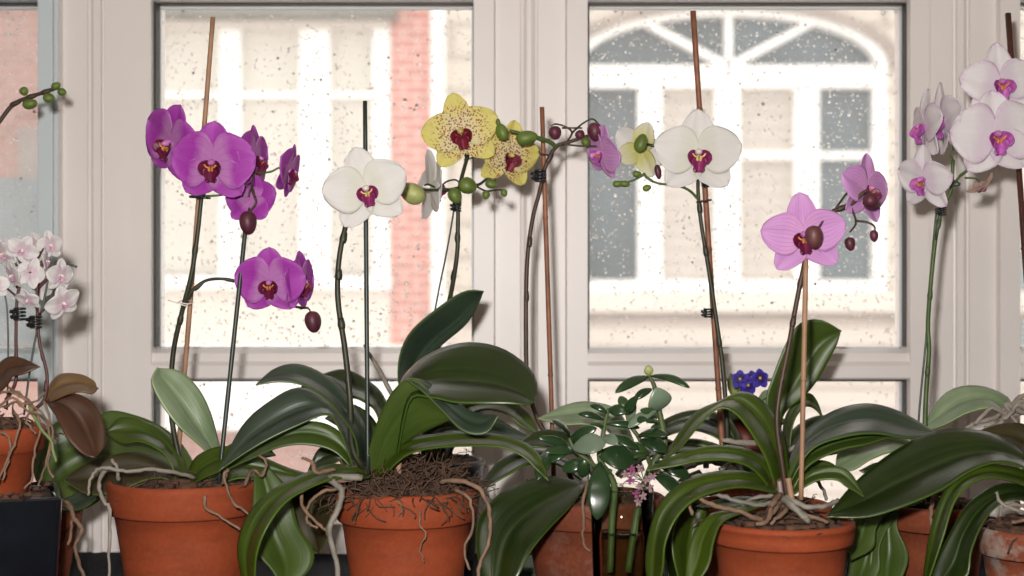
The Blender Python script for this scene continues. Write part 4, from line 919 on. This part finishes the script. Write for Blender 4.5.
for k, (x, y, mt) in enumerate(((634, 474, 'kal_pink'), (640, 468, 'kal_pink'), (630, 480, 'kal_deep'), (646, 480, 'kal_pink'), (640, 486, 'kal_pink'), (652, 476, 'kal_pink'), (656, 470, 'kal_pink'), (636, 494, 'kal_deep'), (643, 496, 'kal_pink'), (638, 502, 'kal_pink'), (650, 488, 'kal_pink'), (626, 474, 'kal_pink'), (631, 469, 'kal_deep'))):
    mb = MB(); cc = P(x, y, rd.uniform(-.002, .008)); r_ = .0029
    for q in range(5):
        a_ = 2*PI*q/5+rd.random(); dv = Vector((math.cos(a_), -.35, math.sin(a_)))
        mb.ellipsoid(cc+dv*r_*.75, [Vector((0, r_*.4, 0)), Vector((-math.sin(a_), 0, math.cos(a_)))*r_*.5, dv*r_*.8], 5, 7)
    mb.ellipsoid(cc, [Vector((r_*.6, 0, 0)), Vector((0, 0, r_*.6)), Vector((0, r_*.7, 0))], 5, 7)
    mb.build('floret', M[mt], K_)
    px_tube(K_, 'floret_stalk', [(644, 482, .016), ((x+644)/2, (y+478)/2, .012), (x, y, .006)], .0005, 'stem_green', 5, 3)

# ---- white orchid on the tall red-brown stake, right of centre
p0, zg = pot_at(762, 503, 0.165)
G = thing('potted_orchid', 'white orchid on the tallest red-brown stake, its clay pot behind the front right pot', 'potted orchid', p0)
pot(G, p0, .0735, zg); mix(G, p0+Vector((0, 0, zg-.010)), .065, chips=60, rootlets=60, seed=51)
leaf(G, [(786, 480), (772, 430), (767, 400), (774, 375), (786, 345), (800, 324), (820, 320), (841, 331)], [(792, 482), (782, 432), (786, 412), (801, 400), (817, 381), (829, 360), (837, 345), (841, 331)], (.17, .17), (-.01, .01), mat='leaf_under', under='leaf_mid', mid=.6)
leaf(G, [(780, 470), (784, 420), (798, 398), (810, 393), (818, 402), (823, 417)], [(788, 472), (792, 425), (802, 408), (810, 406), (817, 410), (823, 417)], (.18, .2), (.01, -.006), mat='leaf_mid')
leaf(G, [(755, 478), (735, 425), (712, 411), (685, 411), (658, 424), (645, 445)], [(740, 480), (725, 445), (705, 432), (685, 430), (665, 436), (645, 445)], (.18, .2), (.012, -.01), mat='leaf')
leaf(G, [(750, 482), (730, 452), (705, 440), (680, 440), (655, 455)], [(742, 485), (722, 465), (700, 455), (680, 453), (655, 455)], (.16, .18), (.012, -.01), mat='leaf_mid')
leaf(G, [(775, 475), (788, 436), (805, 420), (826, 415), (845, 424)], [(785, 478), (797, 448), (810, 435), (828, 430), (845, 424)], (.18, .22), (.012, -.01), mat='leaf')
leaf(G, [(778, 482), (792, 455), (810, 442), (832, 440), (850, 450)], [(790, 485), (800, 465), (815, 456), (832, 454), (850, 450)], (.17, .2), (.012, -.01), mat='leaf')
leaf(G, [(700, 470), (680, 480), (668, 500), (662, 530), (668, 570), (675, 606)], [(712, 490), (700, 500), (692, 520), (688, 545), (686, 570), (675, 606)], (.12, .06), (-.006, .008), mat='leaf', under='leaf_mid')
leaf(G, [(690, 500), (678, 520), (672, 545), (678, 575), (690, 606)], [(708, 505), (706, 525), (704, 550), (702, 575), (690, 606)], (.07, .05), (-.006, .008), mat='leaf_mid')
spike(G, [(726, 485, .16), (727, 430, .15), (723, 370, .15), (717, 325, .15), (708, 265, .15), (701, 222, .15), (698, 190, .15), (699, 170, .155)], .0024, 'stem', (1.3, 2.6, 4.3, 5.4))
stake(G, (725, 486, .175), (693, 11, .165), .0030, 'stake_brown', 3)
clip(G, 708, 313, .15, 10); clip(G, 706, 184, .15, 7)
px_tube(G, 'tie', [(704, 201, .145), (711, 200, .15), (709, 200, .175), (699, 202, .175), (697, 202, .15), (704, 201, .145)], .001, 'stake_dark')
spike(G, [(701, 203, .15), (690, 191, .145), (676, 185, .14), (662, 184, .14), (652, 181, .14), (643, 175, .14), (634, 180, .14), (620, 184, .14)], .0013, 'stem_green', (2.3, 4.2, 5.1), 'side_stem')
for b_ in ((618, 184, 7, 11, 90), (625, 184, 7, 10, 100), (637, 174, 7, 9, 90), (647, 188, 7, 9, 70)): bud(G, b_[0], b_[1], .138, b_[2], b_[3], 'bud_green', b_[4])
bud(G, 658, 172, .14, 7, 15, 'bud_maroon', 170)
spike(G, [(699, 172, .155), (675, 158, .165), (655, 146, .16), (620, 142, .16)], .0017, 'stem', (2.5,), 'side_stem')
flower(G, 698, 154, .125, 90, 0, 2, 0, 'p_white', 'lip_magenta', 'callus_yellow', 'col_white', 'open', stalk=[(699, 172, .155)], stalk_mat='stem_green', sep_mat='p_white')
flower(G, 640, 150, .16, 62, 205, 12, 24, 'p_white', 'lip_magenta', 'callus_yellow', 'col_white', 'open', stalk=[(650, 145, .16)], sep_mat='p_whiteyellow', label='flower turned away, its green and yellow back showing')
bud(G, 641, 143, .135, 13, 19, 'bud_green', 20)
for pts in ([(735, 470, .12), (712, 462, .1), (690, 464, .09), (668, 474, .08), (655, 468, .08)], [(725, 462, .1), (700, 455, .095), (680, 462, .09), (660, 456, .09)], [(706, 468, .085), (706, 455, .08), (700, 462, .08), (685, 470, .075)],
            [(740, 478, .1), (716, 474, .085), (694, 478, .08), (672, 488, .07)], [(720, 470, .09), (735, 460, .1), (748, 466, .1)]): root(G, pts, .0026, 'root_grey')
root(G, [(756, 443, .13), (738, 442, .12), (722, 440, .12)], .0030, 'root_pale')
root(G, [(812, 470, .14), (800, 446, .13), (785, 452, .13), (775, 440, .13)], .0022, 'root_pale')
root(G, [(800, 488, .12), (812, 478, .11), (822, 488, .11), (826, 500, .1)], .0022, 'root_grey')

# ---- African violet on an upturned pot
p0, zi = pot_at(746, 414, 0.315)
up = thing('upturned_pot', 'upturned clay pot serving as a stand under the blue violet', 'pot', p0)
prof = [(r_, 0.112-z_) for r_, z_ in pot_profile(.050, .112)]
MB().lathe(prof, p0, 56).build('pot_body', M['terra_dark'], up)
MB().lathe([(0.004, .1121), (0.012, .1121), (0.012, .1128), (0.004, .1128)], p0, 24).build('drain_washer', M['terra'], up)
p1 = p0+Vector((0, 0, .1130))
I = thing('african_violet', 'small blue-violet African violet in a narrow red-brown plastic pot behind the arching leaf', 'houseplant', p1)
MB().lathe(pot_profile(.026, zi-p1.z, rim_h=.008, taper=.78, wall=.002), p1, 48).build('pot', M['plastic_brown'], I)
mix(I, p1+Vector((0, 0, zi-p1.z-.006)), .0225, chips=8, seed=61, mound=.004)
def vleaf(A_, B_, Y, mat): leaf(I, A_, B_, Y, (.006, -.006), mat=mat, under=mat, th=.0018)
vleaf([(742, 415), (733, 400), (727, 385), (730, 374)], [(750, 415), (748, 400), (742, 386), (730, 374)], (.31, .30), 'leaf_lime')
vleaf([(752, 416), (757, 400), (765, 390), (780, 392)], [(756, 418), (768, 412), (776, 404), (780, 392)], (.30, .27), 'leaf_fuzzy')
vleaf([(745, 416), (738, 405), (728, 404), (718, 412)], [(744, 420), (736, 420), (728, 420), (718, 412)], (.31, .27), 'leaf_fuzzy')
vleaf([(750, 418), (760, 418), (772, 412), (786, 420)], [(748, 424), (760, 430), (774, 430), (786, 420)], (.30, .28), 'leaf_lime')
def vflower(px, py, d, yaw, pit):
    R = d/2*s_at(.27); fo = MB().ellipsoid((0, 0, .04*R), [Vector((.14*R, 0, 0)), Vector((0, .14*R, 0)), Vector((0, 0, .16*R))], 6, 8).build('flower', M['yellow'], None, local=True)
    fo.parent = I
    fo.matrix_basis = Matrix.Translation(P(px, py, .27)-wloc(I)) @ Matrix.Rotation(math.radians(yaw), 4, 'Z') @ Matrix.Rotation(math.radians(90+pit), 4, 'X')
    for q in range(5):
        g = tepal(PI/2+2*PI*q/5, R*(1.0 if q in (2, 3) else .85), .46*R, .75, .6, 0, .08, .03, .06, n=10, m=8, seed=q)
        MB().grid(*g).build('petal', M['p_violet'], fo, local=True, solid=.0006)
    px_tube(I, 'flower_stalk', [(747, 416, .31), ((px+747)/2, (py+405)/2, .29), (px, py+1, .272)], .0009, 'stem_green')
for a in ((740, 379, 21, -15, 0), (748, 385, 22, 0, 20), (760, 378, 22, 15, -5), (780, 394, 13, 20, 0), (752, 377, 16, 0, -20)): vflower(*a)

# ---- front right pot: pink veined orchid
p0, zh = pot_at(781, 519, 0.0)
H = thing('potted_orchid', 'pink veined orchid on a pale tan stake in the front right clay pot', 'potted orchid', p0)
pot(H, p0, .0695, zh, rim_h=.021); mix(H, p0+Vector((0, 0, zh-.009)), .061, chips=110, rootlets=50, mound=.010, seed=71)
leaf(H, [(790, 488), (788, 450), (777, 420), (762, 400), (742, 391), (718, 401), (694, 413), (674, 440), (661, 462)], [(776, 488), (766, 458), (750, 430), (736, 413), (722, 407), (708, 414), (694, 430), (680, 447), (661, 462)], (0, .02), (.016, -.012), mat='leaf_mid', under='leaf_under', mid=.5, ymid=-.02)
leaf(H, [(780, 486), (765, 458), (738, 446), (705, 446), (672, 456), (646, 470)], [(770, 488), (752, 468), (728, 460), (700, 460), (676, 465), (646, 470)], (.0, -.03), (.012, -.010), mat='leaf_mid')
leaf(H, [(782, 482), (745, 471), (710, 472), (680, 483), (658, 505), (648, 535), (645, 568), (652, 604)], [(780, 494), (745, 487), (716, 491), (692, 501), (674, 520), (664, 545), (662, 570), (652, 604)], (0, -.06), (.012, -.012), mat='leaf_mid', ymid=-.08)
leaf(H, [(770, 498), (735, 508), (710, 514), (694, 532), (687, 558), (684, 600)], [(772, 502), (744, 512), (722, 522), (713, 542), (707, 568), (684, 600)], (.0, -.085), (.006, -.006), mat='leaf_mid', ymid=-.09)
leaf(H, [(760, 498), (740, 496), (715, 500), (695, 506)], [(762, 504), (740, 506), (716, 508), (695, 506)], (.0, .05), (.008, -.006), mat='leaf')
leaf(H, [(784, 488), (795, 456), (825, 440), (862, 432), (900, 433)], [(792, 490), (808, 466), (838, 450), (870, 443), (900, 433)], (0, .03), (.014, -.012), mat='leaf_under')
leaf(H, [(782, 484), (798, 440), (828, 413), (865, 403), (902, 412), (938, 434)], [(788, 486), (810, 450), (845, 436), (876, 433), (908, 438), (938, 434)], (.01, .05), (.03, -.02), mat='leaf_sheen_grey', mid=.5)
leaf(H, [(788, 490), (810, 470), (835, 466), (852, 474), (864, 496)], [(790, 496), (815, 481), (836, 479), (848, 487), (864, 496)], (-.005, -.02), (.010, -.010), mat='leaf_under')
leaf(H, [(786, 486), (800, 466), (818, 460), (832, 463), (842, 472)], [(792, 488), (805, 474), (820, 470), (830, 471), (842, 472)], (.02, .05), (.010, -.006), mat='leaf_under')
MB().tube([P(782, 508, 0), P(781, 494, 0), P(779, 478, 0)], [.009, .010, .008], 14, 0, 4).build('crown', M['leaf_red'], H)
spike(H, [(788, 505, -.01), (783, 470, -.012), (777, 425, -.012), (780, 390, -.01), (788, 350, -.005), (796, 305, 0), (803, 270, 0), (807, 250, .01), (815, 226, .01), (832, 212, .01), (850, 205, .01), (862, 194, .01), (868, 190, .01)], .0024, 'stem_brown', (1.5, 3.3, 4.6, 5.6, 8.5, 9.5))
stake(H, (801, 500, -.02), (806, 258, -.012), .0024, 'stake_tan', 1)
stake(H, (793, 506, -.02), (788, 478, -.018), .0030, 'stake_tan', 0, 'cut_stem')
flower(H, 804, 236, -.02, 88, -8, 4, 6, 'p_pink', 'lip_maroon', 'callus', 'col_pink', 'std', stalk=[(812, 230, .01)], stalk_mat='stem_maroon')
flower(H, 866, 190, .02, 76, 40, -2, -10, 'p_pink', 'lip_maroon', 'callus', 'col_pink', 'std', stalk=[(836, 208, .012), (848, 192, .02)], stalk_mat='stem_maroon')
spike(H, [(850, 205, .01), (856, 222, .005), (850, 232, .0)], .0011, 'stem_brown', (), 'side_stem'); spike(H, [(855, 221, .005), (866, 222, .0), (874, 226, 0), (875, 232, 0)], .0011, 'stem_brown', (), 'side_stem')
for b_ in ((814, 237, 18, 23, 'bud_brown', 175, -.045), (850, 244, 11, 14, 'bud_maroon', 170, 0), (874, 236, 9, 12, 'bud_maroon', 175, 0), (871, 201, 16, 16, 'bud_maroon', 120, -.02)):
    bud(H, b_[0], b_[1], b_[6], b_[2], b_[3], b_[4], b_[5])
spike(H, [(832, 212, .01), (824, 220, -.02), (818, 228, -.04)], .0010, 'stem_brown', (), 'side_stem')
spike(H, [(864, 193, .01), (870, 192, -.005), (874, 196, -.018)], .0010, 'stem_brown', (), 'side_stem')
for pts, mt, r_ in (([(782, 500, -.01), (765, 520, -.035), (740, 512, -.05), (715, 506, -.055), (698, 498, -.06), (690, 500, -.06), (692, 515, -.06)], 'root_brown', .0022),
                 ([(778, 500, 0), (760, 505, -.02), (735, 500, -.03), (712, 494, -.03), (690, 500, -.03)], 'root_grey', .0022),
                 ([(780, 495, -.01), (772, 505, -.03), (768, 520, -.045), (756, 524, -.05)], 'root_brown', .0026),
                 ([(784, 500, -.02), (795, 508, -.04), (808, 520, -.048), (798, 512, -.045)], 'root_grey', .0034),
                 ([(782, 495, 0), (755, 498, -.01), (742, 505, -.02)], 'root_pale', .002),
                 ([(785, 498, -.02), (805, 506, -.03), (825, 506, -.03), (838, 500, -.02)], 'root_grey', .0028),
                 ([(790, 505, -.02), (780, 516, -.05), (770, 524, -.055)], 'root_brown', .002),
                 ([(800, 512, -.03), (815, 518, -.04), (828, 522, -.035)], 'root_brown', .002)):
    root(H, pts, r_, mt)

# ---- right back pot: white blush orchid
p0, zj = pot_at(936, 503, 0.15)
Jj = thing('potted_orchid', 'white orchid with lilac blush on a green stem in the clay pot second from right', 'potted orchid', p0)
pot(Jj, p0, .0545, zj, 'terra_dark'); mix(Jj, p0+Vector((0, 0, zj-.006)), .047, chips=40, rootlets=40, mound=.008, seed=81)
leaf(Jj, [(945, 495), (985, 440), (1012, 405), (990, 388), (962, 386), (940, 398), (919, 432)], [(935, 497), (965, 450), (1000, 425), (992, 408), (968, 412), (945, 424), (919, 432)], (.15, .17), (.02, -.012), mat='leaf_pale', under='leaf_mid', mid=.55)
leaf(Jj, [(935, 492), (925, 455), (895, 434), (862, 434), (840, 448), (835, 468)], [(928, 494), (915, 468), (895, 452), (872, 458), (852, 470), (835, 468)], (.14, .10), (.014, -.01), mat='leaf_pale', under='leaf_mid')
leaf(Jj, [(925, 496), (900, 490), (880, 500), (856, 515), (843, 540), (851, 560)], [(925, 500), (905, 500), (888, 510), (876, 528), (873, 548), (851, 560)], (.12, .07), (.006, -.004), mat='leaf_under')
leaf(Jj, [(920, 498), (890, 505), (862, 535), (848, 565), (850, 600)], [(924, 502), (898, 515), (880, 545), (878, 575), (850, 600)], (.13, .09), (.006, -.004), mat='leaf_under')
leaf(Jj, [(915, 498), (890, 508), (874, 535), (870, 570), (888, 606)], [(922, 502), (900, 515), (898, 530), (908, 560), (888, 606)], (.13, .085), (.006, -.004), mat='leaf_under')
leaf(Jj, [(925, 495), (905, 470), (880, 462), (860, 470)], [(925, 498), (905, 485), (880, 480), (860, 470)], (.15, .13), (.01, -.006), mat='leaf')
spike(Jj, [(928, 498, .15), (925, 440, .16), (926, 395, .165), (929, 350, .165), (928, 322, .165), (932, 270, .16), (937, 230, .16), (943, 206, .16), (951, 190, .16), (953, 160, .16)], .0024, 'stem_green', (2.5, 4.5, 6.2))
px_tube(Jj, 'support_wire', [(918, 500, .17), (918, 430, .17), (926, 340, .17), (930, 280, .165), (936, 215, .16)], .0012, 'wire')
px_tube(Jj, 'support_wire', [(936, 240, .158), (937, 180, .155), (946, 178, .15), (960, 184, .15), (950, 186, .16), (940, 180, .165)], .0009, 'wire')
clip(Jj, 942, 211, .155, 10)
spike(Jj, [(951, 188, .16), (960, 176, .155), (968, 170, .15), (975, 160, .15)], .0014, 'stem_green', (1.3,), 'side_stem')
bk = dict(mat='p_blush', lip='lip_violet', cal='callus', colm='col_pink')
flower(Jj, 1000, 84, .16, 84, 4, 0, 4, style='std', stalk=[(976, 150, .15), (985, 120, .17)], stalk_mat='stem_green', **bk)
flower(Jj, 996, 136, .12, 94, 4, 4, 6, style='full', stalk=[(975, 160, .15)], stalk_mat='stem_green', **bk)
flower(Jj, 924, 180, .14, 72, -58, 14, -8, style='std', stalk=[(950, 178, .155), (940, 172, .15)], stalk_mat='stem_green', **bk)
flower(Jj, 925, 128, .16, 78, -84, 0, 0, style='std', stalk=[(953, 160, .16)], stalk_mat='stem_green', **bk)
flower(Jj, 944, 122, .15, 80, -80, 8, 6, style='std', stalk=[(953, 150, .16)], stalk_mat='stem_green', **bk)
flower(Jj, 982, 186, .14, 34, 100, 50, 0, 'p_wilt', 'lip_magenta', 'callus', 'col_pink', 'std', closed=.25, stalk=[(965, 178, .15)], stalk_mat='stem_green', label='wilted beige flower')
for pts in ([(1040, 398, .13), (1015, 403, .125), (995, 418, .12), (978, 422, .12), (966, 428, .12)], [(1040, 405, .12), (1010, 415, .12), (992, 408, .118), (975, 424, .115)], [(1040, 415, .12), (1022, 412, .115), (1006, 404, .115), (1018, 424, .11), (1034, 426, .11)], [(1038, 392, .13), (1020, 398, .13), (1008, 410, .12), (1000, 424, .115), (984, 428, .115)],
            [(1038, 422, .12), (1020, 405, .11), (1012, 412, .11), (1004, 420, .11)], [(1045, 500, .1), (1050, 460, .12), (1046, 420, .13), (1038, 400, .13)]): root(Jj, pts, .0026, 'root_pale')
root(Jj, [(945, 498, .1), (938, 492, .09), (932, 505, .085), (931, 520, .085), (933, 535, .085)], .0022, 'root_brown')

# ---- limed pot at the right edge
p0, zk = pot_at(1036, 527, 0.03)
K = thing('potted_orchid', 'orchid with long dark arching leaves in the white-crusted clay pot at the right edge', 'potted orchid', p0)
pot(K, p0, .0550, zk, 'terra_lime', rim_h=.027); mix(K, p0+Vector((0, 0, zk-.005)), .047, chips=70, rootlets=30, mound=.012, seed=91)
leaf(K, [(1044, 505), (1040, 468), (1015, 444), (980, 430), (938, 430), (895, 450), (855, 482), (826, 516)], [(1038, 508), (1028, 472), (1002, 462), (972, 470), (940, 490), (900, 507), (865, 517), (826, 516)], (.03, -.03), (.02, -.02), mat='leaf', mid=.55)
leaf(K, [(1046, 508), (1034, 476), (1010, 466), (982, 464), (956, 474), (939, 500), (928, 540), (920, 604)], [(1040, 510), (1030, 490), (1008, 480), (985, 478), (966, 487), (952, 505), (941, 540), (920, 604)], (.02, -.05), (.010, -.010), mat='leaf_mid', ymid=-.06)
leaf(K, [(1048, 512), (1034, 490), (1012, 483), (990, 487), (966, 505), (946, 540), (932, 572), (924, 606)], [(1042, 514), (1032, 504), (1014, 499), (997, 506), (982, 524), (970, 552), (964, 580), (924, 606)], (.02, -.06), (.010, -.010), mat='leaf', ymid=-.06)
leaf(K, [(1050, 500), (1046, 450), (1025, 425), (1000, 424), (972, 433)], [(1044, 502), (1034, 465), (1018, 452), (998, 444), (972, 433)], (.04, .06), (.014, -.01), mat='leaf_brown', under='leaf_red')
stake(K, (1043, 512, .06), (1008, 14, .24), .0034, 'stake_dark', 3)
for pts, mt in (([(1040, 512, -.01), (1020, 505, -.02), (1004, 506, -.025), (1000, 516, -.025)], 'root_pale'), ([(1030, 515, -.02), (1015, 510, -.03), (1000, 502, -.03), (996, 492, -.03)], 'root_pale'), ([(1030, 520, -.02), (1012, 522, -.03)], 'root_brown')): root(K, pts, .002, mt)

for o in C.objects:
    if o.get('category') == 'potted orchid': o['group'] = 'potted orchids along the window sill'
# ================================================================== LIGHT AND CAMERA
w = bpy.data.worlds.new('overcast'); bpy.context.scene.world = w; w.use_nodes = True
nt = w.node_tree; nt.nodes.clear()
wo = nt.nodes.new('ShaderNodeOutputWorld'); bg = nt.nodes.new('ShaderNodeBackground'); bg.inputs[0].default_value = (1.0, 0.95, 0.92, 1); bg.inputs[1].default_value = 2.35
L(nt, bg.outputs[0], wo.inputs[0])
def area(name, loc, target, size, power, col, size_y=None, portal=False):
    ld = bpy.data.lights.new(name, 'AREA'); ld.energy = power; ld.color = col; ld.size = size
    if size_y: ld.shape = 'RECTANGLE'; ld.size_y = size_y
    o = bpy.data.objects.new(name, ld); C.objects.link(o); o.location = loc
    o.rotation_euler = (Vector(target)-Vector(loc)).to_track_quat('-Z', 'Y').to_euler()
    if portal: ld.cycles.is_portal = True
    return o
area('camera_flash', (-0.05, -1.40, ZC+0.085), (0.0, 0.3, ZC-0.02), 0.04, 24.5, (1.0, 0.955, 0.92))
area('added_room_fill', (0, -1.6, CE-0.1), (0, -1.4, 0), 0.6, 5, (1.0, 0.90, 0.78))  # added unseen lamp for soft room ambience
area('window_portal', ((XL+XR)/2, 0.57, 0.36), ((XL+XR)/2, -1, 0.36), XR-XL, 1, (1, 1, 1), 0.75, True)
cd = bpy.data.cameras.new('camera'); cam = bpy.data.objects.new('camera', cd); C.objects.link(cam)
cd.sensor_width = 36; cd.lens = F/1024*36; cam.location = (0, -D0, ZC); cam.rotation_euler = (PI/2, 0, 0); cd.clip_start = 0.05
cd.dof.use_dof = True; cd.dof.focus_distance = D0+0.08; cd.dof.aperture_fstop = 5.2
sc = bpy.context.scene; sc.camera = cam
sc.view_settings.view_transform = 'Standard'; sc.view_settings.look = 'None'; sc.view_settings.exposure = 0; sc.view_settings.gamma = 1; sc.view_settings.use_curve_mapping = False
sc.cycles.use_denoising = True; sc.cycles.max_bounces = 8; sc.cycles.transparent_max_bounces = 12; sc.cycles.transmission_bounces = 8
sc.cycles.sample_clamp_indirect = 6
